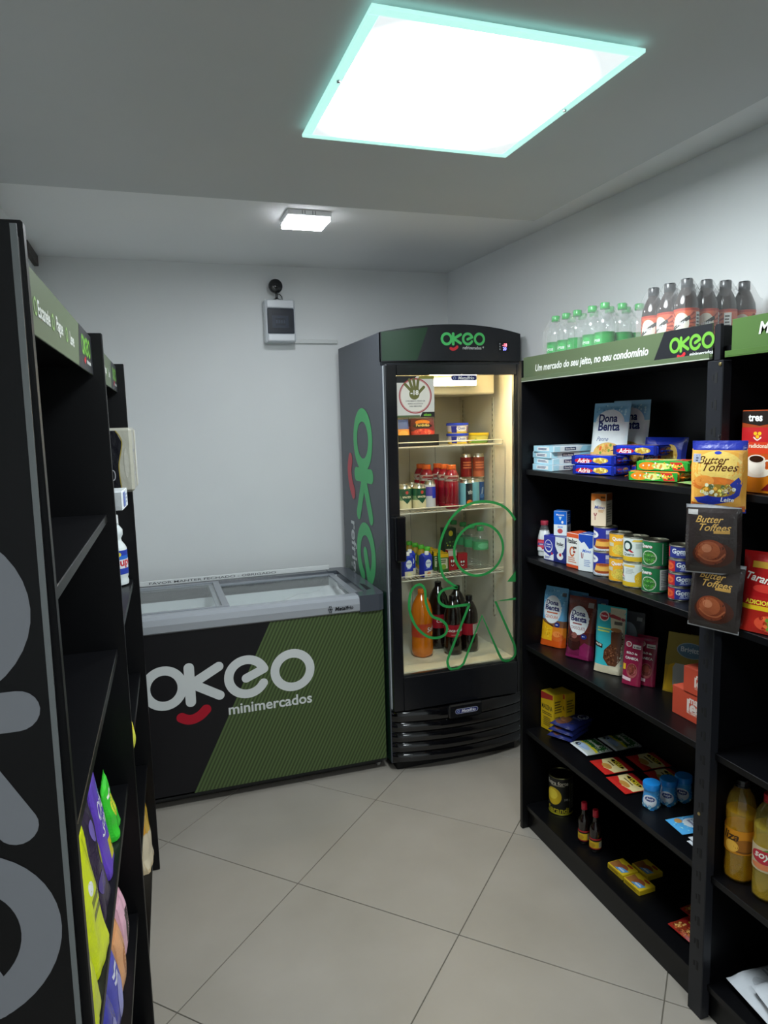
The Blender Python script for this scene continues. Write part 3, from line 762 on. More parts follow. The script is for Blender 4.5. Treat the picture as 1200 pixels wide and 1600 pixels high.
# wire shelves
def wire_shelf(z):
    W = 'E6E1CF'
    s_ = MB(o); x0, x1, y0, y1 = jx0+0.014, jx1-0.014, 2.992, 3.47
    for p, q_ in (((x0, y0, z), (x1, y0, z)), ((x0, y1, z), (x1, y1, z)), ((x0, y0, z), (x0, y1, z)), ((x1, y0, z), (x1, y1, z)), ((x0, 3.23, z-0.003), (x1, 3.23, z-0.003))):
        s_.tube([p, q_], 0.0033, 6, W, 'gloss')
    n = 28
    for k in range(1, n):
        x = x0+(x1-x0)*k/n; s_.tube([(x, y0, z+0.002), (x, y1, z+0.002)], 0.0015, 5, W, 'gloss', cap=False)
    sh = s_.build('wire_shelf', FR)
    s_ = MB(o); s_.tube([(x0, y0, z), (x0, y0-0.003, z+0.022), (x1, y0-0.003, z+0.022), (x1, y0, z)], 0.0026, 6, W, 'gloss'); s_.build('front_guard', sh)
SH1, SH2, SH3, SH0 = 1.482, 1.181, 0.868, 0.461
for z in (SH1, SH2, SH3): wire_shelf(z-0.0036)
# curved front pieces
def yb(x, bulge, y=GY0): return y-bulge*(1-((x-gc)/ghw)**2)
def curved(mb, z0, z1f, y_back, bulge, col, mat, n=24, dy=0.0, x0=GX0, x1=GX1, smooth=True):
    """slab with a bowed front between x0..x1"""
    vs = []; fs = []
    for i in range(n+1):
        x = x0+(x1-x0)*i/n; yf = yb(x, bulge)-dy; zt = z1f(x) if callable(z1f) else z1f
        vs += [(x, yf, z0), (x, yf, zt), (x, y_back, zt), (x, y_back, z0)]
    for i in range(n):
        a = 4*i; c_ = a+4
        for k in range(4): fs.append((a+k, a+(k+1) % 4, c_+(k+1) % 4, c_+k))
    fs += [(0, 1, 2, 3), (4*n+3, 4*n+2, 4*n+1, 4*n)]
    mb.add(vs, fs, col, mat, smooth)
HB = 0.050
ztop = lambda x: 1.976+0.030*(1-((x-gc)/ghw)**2)
mb = MB(o); curved(mb, 1.852, ztop, GY0+0.02, HB, '1C1E23', 'vinyl', dy=0.004); hd = mb.build('header_sign', FR)
mb = MB(o); hm = lambda a, b_, off: (a, yb(a, HB)-0.0046-off, b_)
pts = [(GX0+0.002, 1.855), (GX0+0.002, 1.975), (1.165, 1.9925), (1.115, 1.855)]
vs, ts = subdiv(*polytri(pts), 0.02); mb.add([hm(a, b_, 0) for a, b_ in vs], ts, '183A22', 'vinyl')
mb.build('green_corner', hd, fixn=False)
mb = MB(o); logo(mb, lambda a, b_, off: hm(a+1.2475, b_+1.944, 0.0004+off), 0.293, '4FBE6A', 'C8323C', 'refrigerados *', 'C9CCCC', ml=0.012)
mb.build('shop_lettering', hd, fixn=False)
mb = MB(o); dm = lambda a, b_, off: hm(a+1.535, b_+1.894, 0.0006+off)
art(mb, [('r', -1, 0, 1, 1, '0C0D10'), ('r', -0.85, 0.15, -0.62, 0.3, '9AA0A8'), ('r', -0.85, 0.42, -0.62, 0.57, '9AA0A8'), ('r', -0.85, 0.7, -0.62, 0.85, '9AA0A8')], 0.060, 0.043, dm, mat='vinyl')
dsp = mb.build('thermostat_display', hd, fixn=False)
mb = MB(o)
for txt, yy, mt in (('-18', 0.68, 'led_red'), ('20', 0.3, 'led_blue')):
    v0, ts, bw, bh = text2d(txt, 0.02, 0.0); s_ = 0.016/bh*0.9
    mb.add([dm(x*s_+0.004, y*s_+yy*0.043, 0.0008) for x, y in v0], ts, 'FFFFFF', mt)
mb.build('glowing_digits', dsp, fixn=False)
mb = MB(o); curved(mb, 1.836, 1.853, GY0+0.01, 0.012, '25272C', 'gloss'); mb.box(GX0+0.01, GX1-0.01, GY0-0.02, GY0+0.02, 1.836, 1.8415, '33363C', 'gloss'); mb.build('header_trim', FR)
# door
DZ0, DZ1 = 0.300, 1.838; OX0, OX1, OZ0, OZ1 = 1.020, 1.592, 0.455, 1.792
DY0, DY1 = 2.862, 2.898
mb = MB(o); DK = '16171B'
mb.box(GX0+0.006, OX0, DY0, DY1, DZ0, DZ1, DK, 'gloss', 0.004); mb.box(OX1, GX1-0.003, DY0, DY1, DZ0, DZ1, DK, 'gloss', 0.004)
mb.box(OX0, OX1, DY0, DY1, OZ1, DZ1, DK, 'gloss', 0.002); mb.box(OX0, OX1, DY0, DY1, DZ0, OZ0, DK, 'gloss', 0.002)
DR = mb.build('door', FR)
mb = MB(o); mb.box(GX0+0.003, GX0+0.0085, DY1-0.006, DY1+0.006, DZ0+0.004, DZ1-0.004, 'B9BEC4', 'gloss', 0.001); mb.build('door_edge_strip', DR)
mb = MB(o); mb.box(OX0-0.004, OX1+0.004, DY0+0.012, DY0+0.018, OZ0-0.004, OZ1+0.004, 'F4F8F8', 'glass'); GL = mb.build('glass_pane', DR)
mb = MB(o)
for (a, b_, c_, d_) in ((OX0, OX0+0.006, OZ0, OZ1), (OX1-0.006, OX1, OZ0, OZ1)): mb.box(a, b_, DY0+0.018, DY1-0.002, c_, d_, 'A7A9A6', 'metal')
mb.box(OX0, OX1, DY0+0.018, DY1-0.002, OZ0, OZ0+0.006, 'A7A9A6', 'metal'); mb.build('pane_spacer', DR)
# handle
mb = MB(o); hx = 1.006
mb.box(hx-0.020, hx+0.026, 2.820, 2.838, 0.992, 1.192, '0C0D10', 'gloss', 0.006); mb.box(hx-0.018, hx+0.006, 2.836, 2.863, 0.998, 1.186, '0C0D10', 'gloss', 0.003); mb.build('handle', DR)
# age notice stuck on the glass
gm = lambda a, b_, off: (a, DY0+0.0118-off, b_)
mb = MB(o); sw, sh_ = 0.176, 0.176
hand = [(0.06, 0.36)]
A_ = [('r', -1, 0, 1, 1, 'DAD8D0'), ('p', [(-1, 0.84), (-1, 1), (0.1, 1), (-0.25, 0.84)], '1A1B1E'), ('p', [(0.25, 1), (0.15, 0.93), (1, 0.93), (1, 1)], '8C8A3A'), ('p', [(0.22, 0), (0.36, 0.125), (1, 0.125), (1, 0)], '17181B'), ('r', -1, 0, 0.22, 0.05, '5A6A48'),
      ('e', 0, 0.52, 0.84, 0.43, 'E6E2D8'), ('g', 0, 0.52, 0.86, 0.43, 0.055, 'A8313A'), ('g', 0, 0.52, 0.79, 0.395, 0.02, 'A8313A'),
      ('e', -0.05, 0.565, 0.27, 0.135, '6B6B38'), ('p', [(-0.3, 0.58), (-0.26, 0.7), (0.18, 0.7), (0.22, 0.56)], '6B6B38')]
for p_, q_ in (((-0.24, 0.66), (-0.52, 0.80)), ((-0.16, 0.70), (-0.30, 0.91)), ((-0.02, 0.70), (-0.08, 0.92)), ((0.10, 0.70), (0.16, 0.90)), ((0.14, 0.58), (0.45, 0.73))):
    A_.append(('p', [(x/ (sw/2), y/sh_) for x, y in capsule((p_[0]*sw/2, p_[1]*sh_), (q_[0]*sw/2, q_[1]*sh_), 0.0125)], '6B6B38'))
A_ += [('t', '-18', -0.04, 0.60, 0.21, 'F2F0E8', B2), ('t', 'É PROIBIDA A VENDA DE', 0, 0.40, 0.50, '5A5650', B1), ('t', 'BEBIDA ALCOÓLICA', 0, 0.335, 0.40, '5A5650', B1), ('t', 'PARA MENORES', 0, 0.27, 0.32, '5A5650', B1), ('t', 'okeo', 0.62, 0.062, 0.20, '7CC63C', B2)]
art(mb, A_, sw, sh_, lambda a, b_, off: gm(a+1.1065, b_+1.613, off), mat='paper', base=0.0002); mb.build('age_notice_sticker', DR, fixn=False)
# green outline print on the pane
mb = MB(o); GN = '2F9A4E'; k = 0.012
def outl(path, closed=False, smooth=True):
    p_ = catmull(path, closed, 7) if smooth else path
    vs, ts = stroketri(p_, k); mb.add([gm(a, b_, 0.0003) for a, b_ in vs], ts, GN, 'vinyl')
outl([(1.056, 0.79), (1.070, 0.85), (1.106, 0.873), (1.132, 0.848), (1.137, 0.785), (1.163, 0.7235), (1.21, 0.697), (1.237, 0.665), (1.228, 0.630), (1.189, 0.617), (1.14, 0.630), (1.092, 0.675), (1.064, 0.735)], True)
outl([(1.4015+0.123*math.cos(a*math.pi/18), 1.006+0.120*math.sin(a*math.pi/18)) for a in range(36)], True)
outl([(1.590, 1.130), (1.545, 1.185), (1.48, 1.218), (1.393, 1.226), (1.31, 1.198), (1.245, 1.130), (1.206, 1.025), (1.218, 0.915), (1.245, 0.875), (1.292, 0.840)])
outl([(1.292, 0.840), (1.235, 0.840), (1.204, 0.820), (1.203, 0.782), (1.240, 0.757), (1.30, 0.755), (1.3505, 0.756)])
outl([(1.3505, 0.756), (1.250, 0.535)], smooth=False)
outl([(1.250, 0.535), (1.237, 0.500), (1.248, 0.465), (1.280, 0.458), (1.313, 0.474), (1.325, 0.495)])
outl([(1.325, 0.495), (1.414, 0.695), (1.500, 0.500)], smooth=False)
outl([(1.500, 0.500), (1.520, 0.468), (1.555, 0.462), (1.584, 0.482), (1.585, 0.52), (1.575, 0.55)])
outl([(1.575, 0.55), (1.484, 0.755), (1.590, 0.757)], smooth=False)
mb.add([gm(a, b_, 0.0003) for a, b_ in ((1.545, 0.843), (1.590, 0.838), (1.590, 0.890))], [(0, 1, 2)], GN, 'vinyl')
mb.build('outline_print', DR, fixn=False)
# maker badge on the pane top
def badge(mb, cx, cz, w_, y):
    art(mb, [('p', [(p[0]/(w_/2), p[1]/(w_*0.2)) for p in capsule((-w_*0.40, w_*0.1), (w_*0.40, w_*0.1), w_*0.20)], 'B9BAD0'), ('p', [(p[0]/(w_/2), p[1]/(w_*0.2)) for p in capsule((-w_*0.40, w_*0.1), (w_*0.40, w_*0.1), w_*0.17)], '262A66'),
             ('g', -0.72, 0.5, 0.11, 0.28, 0.04, 'A8B8E0'), ('t', 'Metalfrio', 0.16, 0.5, 0.62, 'EEEEF4', BI)], w_, w_*0.2, lambda a, b_, off: (a+cx, y(a+cx)-off, b_+cz-w_*0.1), mat='vinyl')
mb = MB(o); badge(mb, 1.337, 1.779, 0.125, lambda x: DY0+0.0116); mb.build('maker_badge', DR, fixn=False)
# lower grille: five bowed slats
mb = MB(o); curved(mb, 0.040, 0.296, GY0+0.02, 0.030, '08080A', 'piano', dy=-0.004); GRL = mb.build('base_grille', FR)
GB = 0.048
zs = [(0.238, 0.292), (0.190, 0.234), (0.142, 0.186), (0.094, 0.138), (0.046, 0.090)]
for i, (z0, z1) in enumerate(zs):
    mb = MB(o); n = 24; vs = []; fs = []
    pr = [(0.0, z0), (0.012, z0+0.004), (0.016, z0+0.014), (0.012, z1-0.008), (0.004, z1), (-0.01, z1), (-0.01, z0)]
    for k in range(n+1):
        x = GX0+0.004+(GX1-GX0-0.008)*k/n; e = 1.0 if 0 < k < n else 0.3
        for dy, z in pr: vs.append((x, yb(x, GB, GY0)-dy*e, z))
    m_ = len(pr)
    for k in range(n):
        for j in range(m_): fs.append((k*m_+j, k*m_+(j+1) % m_, (k+1)*m_+(j+1) % m_, (k+1)*m_+j))
    fs += [list(range(m_)), [n*m_+j for j in range(m_)]]
    mb.add(vs, fs, '0B0B0E', 'piano', True); mb.build('grille_slat', GRL)
mb = MB(o); yy = yb(1.305, GB)-0.016
mb.box(1.225, 1.392, yy-0.008, yy+0.012, 0.236, 0.302, '121317', 'gloss', 0.006); mb.build('badge_plate', GRL)
mb = MB(o); badge(mb, 1.312, 0.270, 0.115, lambda x: yy-0.0085); mb.build('maker_badge', GRL, fixn=False)
for (z0, z1) in zs:
    mb = MB(o); M = Matrix.Translation((GX1-0.012, GY0-0.008, (z0+z1)/2)) @ Matrix.Rotation(math.radians(90), 4, 'X'); mb.lathe([(0.004, 0), (0.004, 0.004), (0.0025, 0.006), (0, 0.006)], 10, '666A70', 'metal', M=M); mb.build('screw', GRL)
mb = MB(o); mb.box(GX0+0.03, GX1-0.03, GY0+0.01, GY1-0.03, 0.0, 0.042, '090909', 'matte'); mb.build('plinth', FR)
# side vinyl with the shop mark turned a quarter
mb = MB(o); sm_ = lambda a, b_, off: (GX0-0.0006-off, a, b_)
pts = [(GY0+0.006, 0.045), (GY0+0.006, 1.10), (3.06, 0.99), (3.30, 0.93), (GY1-0.004, 0.90), (GY1-0.004, 0.045)]
vs, ts = polytri(pts); mb.add([sm_(a, b_, 0) for a, b_ in vs], ts, '16301F', 'vinyl_leaf'); mb.build('leaf_pattern', FR, fixn=False)
mb = MB(o); logo(mb, lambda a, b_, off: (GX0-0.0012-off, 3.212-b_, 1.514-a), 1.62, '45B569', 'C43A44', 'refrigerados', 'C8CCCC'); mb.build('side_lettering', FR, fixn=False)

# ================================================================== RIGHT SHELVING
KB = '08080B'; KE = '101013'
o = (1.46, 1.37, 0)
SR = thing('shelving_unit', 'long black shelving unit with green header signs along the right wall', 'shelving', o)
SX0, SX1 = 1.308, 1.628
ys = [(2.289, 2.307), (1.357, 1.375), (0.425, 0.443)]
for i, (a, b_) in enumerate(ys):
    mb = MB(o); mb.box(1.293, SX1, a, b_, 0, 1.803, KB, 'laminate', 0.0015); mb.build('upright', SR)
SHZ = [1.410, 1.085, 0.745, 0.410]
bays = [(1.375, 2.289), (0.443, 1.357)]
for bi, (ya, yb_) in enumerate(bays):
    for z in SHZ:
        mb = MB(o); mb.box(SX0, SX1-0.008, ya+0.001, yb_-0.001, z-0.018, z, KB, 'laminate', 0.0012); mb.build('shelf_board', SR)
    mb = MB(o); mb.box(SX0, SX1-0.008, ya+0.001, yb_-0.001, 0.082, 0.100, KB, 'laminate', 0.0012); mb.build('base_board', SR)
    mb = MB(o); mb.box(1.322, 1.337, ya+0.001, yb_-0.001, 0, 0.082, KB, 'laminate', 0.001); mb.build('kick_board', SR)
    mb = MB(o); mb.box(SX0, SX1-0.008, ya+0.001, yb_-0.001, 1.737, 1.755, KB, 'laminate', 0.0012); mb.build('top_board', SR)
    mb = MB(o); mb.box(SX1-0.008, SX1, ya, yb_, 0, 1.80, KB, 'laminate'); mb.build('back_panel', SR)
    mb = MB(o); x = 1.2985; y0, y1 = (1.385, 2.286) if bi == 0 else (0.46, 1.327)
    GH = '556347' if bi == 0 else '4D6B36'
    mb.box(x, x+0.003, y0, y1, 1.727, 1.812, GH, 'vinyl', 0.0008)
    mb.box(x-0.009, x+0.001, y0, y1+(0.010 if bi else 0), 1.726, 1.729, 'AEB4A4' if bi == 0 else GH, 'gloss', 0.0006)
    mb.box(x-0.009, x-0.0072, y0, y1+(0.010 if bi else 0), 1.729, 1.741, GH, 'gloss', 0.0004)
    hdr = mb.build('header_sign', SR)
    mb = MB(o); hm2 = lambda a, b_, off: (x-0.0004-off, -a, b_)     # a runs to the right as seen (-Y)
    if bi == 0:
        pts = [(-1.553, 1.8115), (-1.386, 1.8115), (-1.386, 1.7415), (-1.592, 1.7415)]
        mb.add([hm2(a, b_, 0) for a, b_ in pts], [(0, 1, 2, 3)], '1E1F24', 'vinyl')
        logo(mb, lambda a, b_, off: hm2(a-1.513, b_+1.7725, 0.0003+off), 0.212, '6BA83C', 'CB2B35', 'minimercados', 'D8DAD8')
        art(mb, [('t', 'Um mercado do seu jeito, no seu condomínio', 0, 0.5, 1.0, 'D9DCD6', {'b': 0.025, 's': 0.2})], 0.588, 0.04, lambda a, b_, off: hm2(a-1.908, b_+1.746, off), mat='vinyl')
    else:
        art(mb, [('t', 'Mais praticidade para o seu dia', 0, 0.5, 1.0, 'D9DCD6', {'b': 0.025, 's': 0.2})], 0.46, 0.04, lambda a, b_, off: hm2(a-1.02, b_+1.758, off), mat='vinyl')
    mb.build('header_lettering', hdr, fixn=False)
# slotted post at the joint
mb = MB(o); mb.box(1.2905, 1.318, 1.342, 1.392, 0, 1.722, '202126', 'laminate', 0.002)
mb.box(1.2905, 1.300, 1.352, 1.370, 1.722, 1.806, '202126', 'laminate', 0.001)
for k in range(25):
    z = 1.685-k*0.064; mb.box(1.2899, 1.2912, 1.358, 1.365, z-0.016, z+0.008, '030304', 'matte'); mb.box(1.2899, 1.2912, 1.370, 1.374, z-0.010, z+0.004, '030304', 'matte')
PO = mb.build('slotted_post', SR)
for z, y in ((1.712, 1.350), (0.570, 1.371)):
    mb = MB(o); M = Matrix.Translation((1.2905, y, z)) @ Matrix.Rotation(math.radians(-90), 4, 'Y'); mb.lathe([(0.0045, 0), (0.0045, 0.0015), (0.003, 0.003), (0, 0.0032)], 12, 'C8B27A', 'metal', M=M); mb.build('screw', PO)

# ================================================================== LEFT SHELVING (turned a touch)
SLF = thing('shelving_unit', 'black shelving unit with large grey shop lettering on its end, along the left wall', 'shelving', (-0.106, 0.82, 0), -math.degrees(math.atan(0.0266)))
DL = -0.30
LY = [0.0, 0.905, 1.712]
for i, y in enumerate(LY):
    mb = MB(); x1 = 0.0
    mb.box(DL, x1, y, y+0.018, 0, 1.812, KB, 'laminate', 0.002); mb.build('upright', SLF)
# lettered end board, leaning very slightly
mb = MB()
prof = [(DL-0.005, 0), (-0.017, 0), (-0.004, 1.794), (-0.010, 1.803), (DL-0.005, 1.803)]
mb.prism(prof, -0.019, -0.001, lambda a, b_, d: (a, d, b_), KB, 'laminate'); EB = mb.build('end_board', SLF)
mb = MB(); mb.prism([(-0.0205, 0), (-0.0155, 0), (-0.0022, 1.803), (-0.0085, 1.803)], -0.0205, -0.0185, lambda a, b_, d: (a, d, b_), '6B6F70', 'gloss'); mb.build('edge_strip', EB)
mb = MB(); logo(mb, lambda a, b_, off: (-0.122+b_, -0.0196-off, 1.415-a), 1.06, '7C7E84', 'A8203A', 'minimercados', '7C7E84'); mb.build('shop_lettering', EB, fixn=False)
LSZ = [1.405, 1.085, 0.750, 0.410]
for bi, (ya, yb_) in enumerate(((0.018, 0.905), (0.923, 1.712))):
    for z in LSZ:
        mb = MB(); mb.box(DL, -0.018, ya+0.001, yb_-0.001, z-0.018, z, KB, 'laminate', 0.0012); mb.build('shelf_board', SLF)
    mb = MB(); mb.box(DL, -0.018, ya+0.001, yb_-0.001, 0.082, 0.100, KB, 'laminate', 0.0012); mb.build('base_board', SLF)
    mb = MB(); mb.box(-0.045, -0.030, ya+0.001, yb_-0.001, 0, 0.082, KB, 'laminate', 0.001); mb.build('kick_board', SLF)
    mb = MB(); mb.box(DL, -0.030, ya+0.001, yb_-0.001, 1.737, 1.755, KB, 'laminate', 0.0012); mb.build('top_board', SLF)
    mb = MB(); mb.box(DL, DL+0.008, ya, yb_, 0, 1.80, KB, 'laminate'); mb.build('back_panel', SLF)
    mb = MB(); mb.box(-0.027, -0.024, ya+0.003, yb_-0.003, 1.719, 1.803, '59664C', 'vinyl', 0.0008); hdr = mb.build('header_sign', SLF)
    mb = MB(); W_ = yb_-ya; hm3 = lambda a, b_, off: (-0.0236+off, ya+a, b_)
    mb.add([hm3(a, b_, 0) for a, b_ in ((W_-0.225, 1.8025), (W_-0.004, 1.8025), (W_-0.004, 1.7195), (W_-0.262, 1.7195))], [(0, 1, 2, 3)], '24262B', 'vinyl')
    logo(mb, lambda a, b_, off: hm3(a+W_-0.180, b_+1.768, 0.0003+off), 0.215, '6BA83C', 'CB2B35', 'minimercados', 'D8DAD8')
    words = ('Escolha', 'Escaneie', 'Pague', 'Leve')
    for k, wd in enumerate(words):
        v0, ts, bw, bh = text2d(wd, 0.025, 0.0); s_ = 0.030
        cx = 0.075+k*(W_-0.30)/4+0.02
        w2 = MB(); w2.add([hm3(cx+x_*s_, 1.757+y_*s_, 0.0003) for x_, y_ in v0], ts, 'D9DCD6', 'vinyl'); w2.build('header_word', hdr, fixn=False)
        vs, ts = ringtri(cx-0.068 if k else cx-0.062, 1.757, 0.012, 0.012, 0.004); w2 = MB(); w2.add([hm3(a, b_, 0.0003) for a, b_ in vs], ts, '8FB56A', 'vinyl'); w2.build('header_icon', hdr, fixn=False)
    mb.build('header_lettering', hdr, fixn=False)

# ================================================================== GOODS ON THE RIGHT SHELVES
GAIN[0] = 1.35      # overall lightness of the printed packaging colours
# ---- bottles in shrink wrap on top
TOPZ = 1.7552
wp = [(0, 0.004), (0.012, 0.002), (0.022, 0), (0.029, 0.004), (0.0315, 0.012), (0.0310, 0.030), (0.0302, 0.034), (0.0312, 0.040), (0.0312, 0.112), (0.0300, 0.118), (0.0312, 0.126), (0.0285, 0.145), (0.020, 0.165), (0.0135, 0.177), (0.0125, 0.182), (0.0125, 0.186)]
def water(loc, label, grp):
    return bottle_thing('water_bottle', label, 'bottle', loc, -75, wp, 'DDE8E4', 'pet', (0.0145, 0.184, 0.200), '2E9C46', (0.046, 0.108, [(0.12, '1C7A36'), (0.9, '1E8A3C'), (1.0, '1C7A36')]),
        [('e', 0, 0.55, 0.42, 0.30, '2FA24C'), ('t', 'água', 0, 0.58, 0.30, 'CFEAD2', BI), ('x', -0.3, 0.15, 0.3, 0.35, 2, '9FD0A8')], grp, labmat='vinyl')
src = None
g = 'green capped water bottles in shrink wrap on the right shelving'
wsp = [(1.412, 2.255, 'green-capped water bottle on the shelf top, nearest the fridge'), (1.412, 2.188, 'green-capped water bottle, second from the fridge along the shelf front'), (1.412, 2.121, 'green-capped water bottle, third from the fridge along the shelf front'),
       (1.412, 2.035, 'green-capped water bottle, fourth from the fridge along the shelf front'), (1.412, 1.999-0.031, 'green-capped water bottle at the front corner next to the dark soda bottles'),
       (1.478, 2.255, 'green-capped water bottle in the row behind, nearest the fridge'), (1.478, 2.188, 'green-capped water bottle in the row behind, second from the fridge'), (1.478, 2.121, 'green-capped water bottle in the row behind, third from the fridge'),
       (1.478, 2.035, 'green-capped water bottle in the row behind, fourth from the fridge'), (1.478, 1.968, 'green-capped water bottle, middle one of the three at the pack end by the sodas'), (1.544, 2.035, 'green-capped water bottle by the wall, one back from the pack end'), (1.544, 1.968, 'green-capped water bottle by the wall at the pack end beside the sodas')]
for x, y, lb in wsp:
    if not src: src = water((x, y, TOPZ), lb, g)
    else: copy_thing(src, lb, (x, y, TOPZ), random.uniform(-110, -50))
sp_ = [(0, 0.004), (0.012, 0.002), (0.022, 0), (0.029, 0.004), (0.0320, 0.014), (0.0305, 0.040), (0.0315, 0.060), (0.0318, 0.125), (0.0300, 0.142), (0.0215, 0.165), (0.0140, 0.180), (0.0128, 0.186)]
def soda(loc, label, grp):
    return bottle_thing('soda_bottle', label, 'bottle', loc, -65, sp_, '24120C', 'liquid', (0.0150, 0.184, 0.204), '15151A', (0.042, 0.124, [(0.08, 'A83218'), (0.92, 'C25A34'), (1.0, 'A83218')]),
        [('p', [(0, 0.5), (0.85*math.cos(a), 0.5+0.62*math.sin(a)), (0.85*math.cos(a+0.11), 0.5+0.62*math.sin(a+0.11))], '8E2A14') for a in [k*0.2856 for k in range(22)] if abs(0.62*math.sin(a)) < 0.48 and abs(0.62*math.sin(a+0.11)) < 0.48] +
        [('e', 0, 0.52, 0.42, 0.34, 'C9C3B4'), ('p', [(-0.5, 0.40), (-0.42, 0.30), (0.5, 0.66), (0.42, 0.76)], '2B2A28'), ('t', 'Mate', 0.0, 0.53, 0.26, 'EFEAE0', {'b': 0.02, 's': 0.3, 'rot': 16}), ('r', 0.78, 0.15, 1.15, 0.88, 'D8D5CE'), ('x', 0.82, 0.2, 1.1, 0.82, 6, '55524C')], grp, labmat='vinyl')
src = None; g = 'dark soda bottles in shrink wrap on the right shelving'
names = {(0, 0): 'dark soda bottle at the shelf front, touching the water bottles', (1, 0): 'dark soda bottle at the shelf front, middle of its row of three', (2, 0): 'dark soda bottle at the front corner above the shop sign lettering', (2, 1): 'dark soda bottle, second from the front at the pack end', (2, 2): 'dark soda bottle, third from the front at the pack end', (2, 3): 'dark soda bottle at the pack end nearest the wall',
         (0, 1): 'dark soda bottle in the second row, beside the water bottles', (1, 1): 'dark soda bottle in the middle of the second row', (0, 2): 'dark soda bottle in the third row, beside the water bottles', (1, 2): 'dark soda bottle in the middle of the third row'}
for (i, j), lb in names.items():
    loc = (1.412+j*0.0655, 1.738-i*0.0665, TOPZ)
    if not src: src = soda(loc, lb, g)
    else: copy_thing(src, lb, loc, random.uniform(-120, -40) if (i, j) != (2, 0) else -65)
def wrap(label, x0, x1, y0, y1, axes, H_):
    mb = MB(); nx, ny = 26, 34; m_ = 0.0335
    X0, X1, Y0, Y1 = x0-m_, x1+m_, y0-m_, y1+m_
    vs = []; fs = []
    def zf(x, y):
        d = min(math.hypot(x-a, y-b_) for a, b_ in axes)
        e = min(x-X0, X1-x, y-Y0, Y1-y)
        z = H_+0.0015-0.052*min(1.0, max(0.0, (d-0.014)/0.028))**1.1
        return z+0.0012*noise.noise(Vector((x*90, y*90, 3)))
    for j in range(ny+1):
        for i in range(nx+1):
            x = X0+(X1-X0)*i/nx; y = Y0+(Y1-Y0)*j/ny; vs.append((x, y, TOPZ+zf(x, y)))
    for j in range(ny):
        for i in range(nx): a = j*(nx+1)+i; fs.append((a, a+1, a+nx+2, a+nx+1))
    edge = [(i, 0) for i in range(nx+1)]+[(nx, j) for j in range(1, ny+1)]+[(i, ny) for i in range(nx-1, -1, -1)]+[(0, j) for j in range(ny-1, 0, -1)]
    ne = len(edge); base = len(vs); lv = 6
    for l_ in range(lv+1):
        for (i, j) in edge:
            x, y, z = vs[j*(nx+1)+i]; zz = TOPZ+0.0005+(z-TOPZ)*(1-l_/lv)
            bulge = 0.0015*noise.noise(Vector((x*60, y*60, zz*50)))
            cxm, cym = (X0+X1)/2, (Y0+Y1)/2
            vs.append((x+bulge*(1 if x > cxm else -1), y+bulge*(1 if y > cym else -1), zz))
    for l_ in range(lv):
        for k in range(ne): a = base+l_*ne+k; b_ = base+l_*ne+(k+1) % ne; fs.append((a, b_, b_+ne, a+ne))
    mb.add(vs, fs, 'F2F4F6', 'wrap', True)
    return tag(mb.build('shrink_wrap', fixn=True), label, 'plastic wrap')
wrap('clear shrink wrap around the six water bottles nearest the fridge', 1.412, 1.478, 2.121, 2.255, [(a, b_) for a in (1.412, 1.478) for b_ in (2.121, 2.188, 2.255)], 0.200)
wrap('clear shrink wrap around the water bottles beside the dark sodas', 1.412, 1.544, 1.968, 2.035, [(a, b_) for a in (1.412, 1.478, 1.544) for b_ in (1.968, 2.035)], 0.200)
wrap('clear shrink wrap around the dark soda bottles', 1.412, 1.6085, 1.605, 1.738, [(1.412+j*0.0655, 1.738-i*0.0665) for i in range(3) for j in range(4)], 0.204)

# ---- first shelf (1.41)
Z = 1.4105
for k in range(4):
    box_pack('flour_bag', ['pale blue flour bag lying at the bottom of the stack of four', 'pale blue flour bag lying second from the bottom of the stack', 'pale blue flour bag lying second from the top of the stack', 'pale blue flour bag lying on top of the stack of four'][k], 'flour bag', (1.432+0.004*(k % 2), 2.152+0.003*(k % 3), Z+k*0.0218), 3-2*(k % 3), 0.196, 0.125, 0.0212, 'C3CCD2',
        [('r', -1, 0.05, -0.75, 0.95, '9FC6DC'), ('r', -0.55, 0.25, -0.05, 0.8, '33405E'), ('t', 'Dona Benta', -0.3, 0.52, 0.2, 'E6EAF2', B1), ('p', [(0.1, 0.05), (0.25, 0.95), (0.75, 0.95), (0.6, 0.05)], '8DBFDA'), ('x', 0.62, 0.2, 0.95, 0.8, 3, '7E8C98')],
        left=[('r', -1, 0, 1, 1, '9CC4DA'), ('r', -0.6, 0.2, 0.6, 0.8, 'D7E4EC'), ('x', -0.5, 0.3, 0.5, 0.7, 2, '35456E')], top=[('r', -0.98, 0.02, 0.98, 0.98, '93BDD6'), ('e', 0, 0.5, 0.6, 0.36, 'E2E8EC')], group='flour bags stacked beside the fridge', mat='film', body='bag')
DBF = [('r', -0.97, 0.72, 0.97, 1, '78A9C4'), ('d', 0, 0.86, 0.9, 0.10, 34, 0.05, ['A9CBDD', '5E93B5']), ('e', 0, 0.70, 0.80, 0.20, 'D5DDE5'), ('r', -0.9, 0.30, 0.9, 0.70, 'CFD8E0'),
       ('t', 'Dona', -0.08, 0.775, 0.52, '1E2558', B2), ('t', 'Benta', 0.02, 0.655, 0.60, '1E2558', B2), ('t', 'Penne', -0.25, 0.47, 0.34, '5F6D8C', BS), ('e', 0.1, 0.26, 0.8, 0.16, 'C9A15A'), ('d', 0.1, 0.26, 0.7, 0.15, 30, 0.07, ['E0B562', 'B5853A', 'D4622E', '6F8A3A']), ('e', -0.6, 0.12, 0.36, 0.10, 'C4421E'), ('d', -0.55, 0.12, 0.4, 0.1, 14, 0.06, ['E0643A', 'A83214'])]
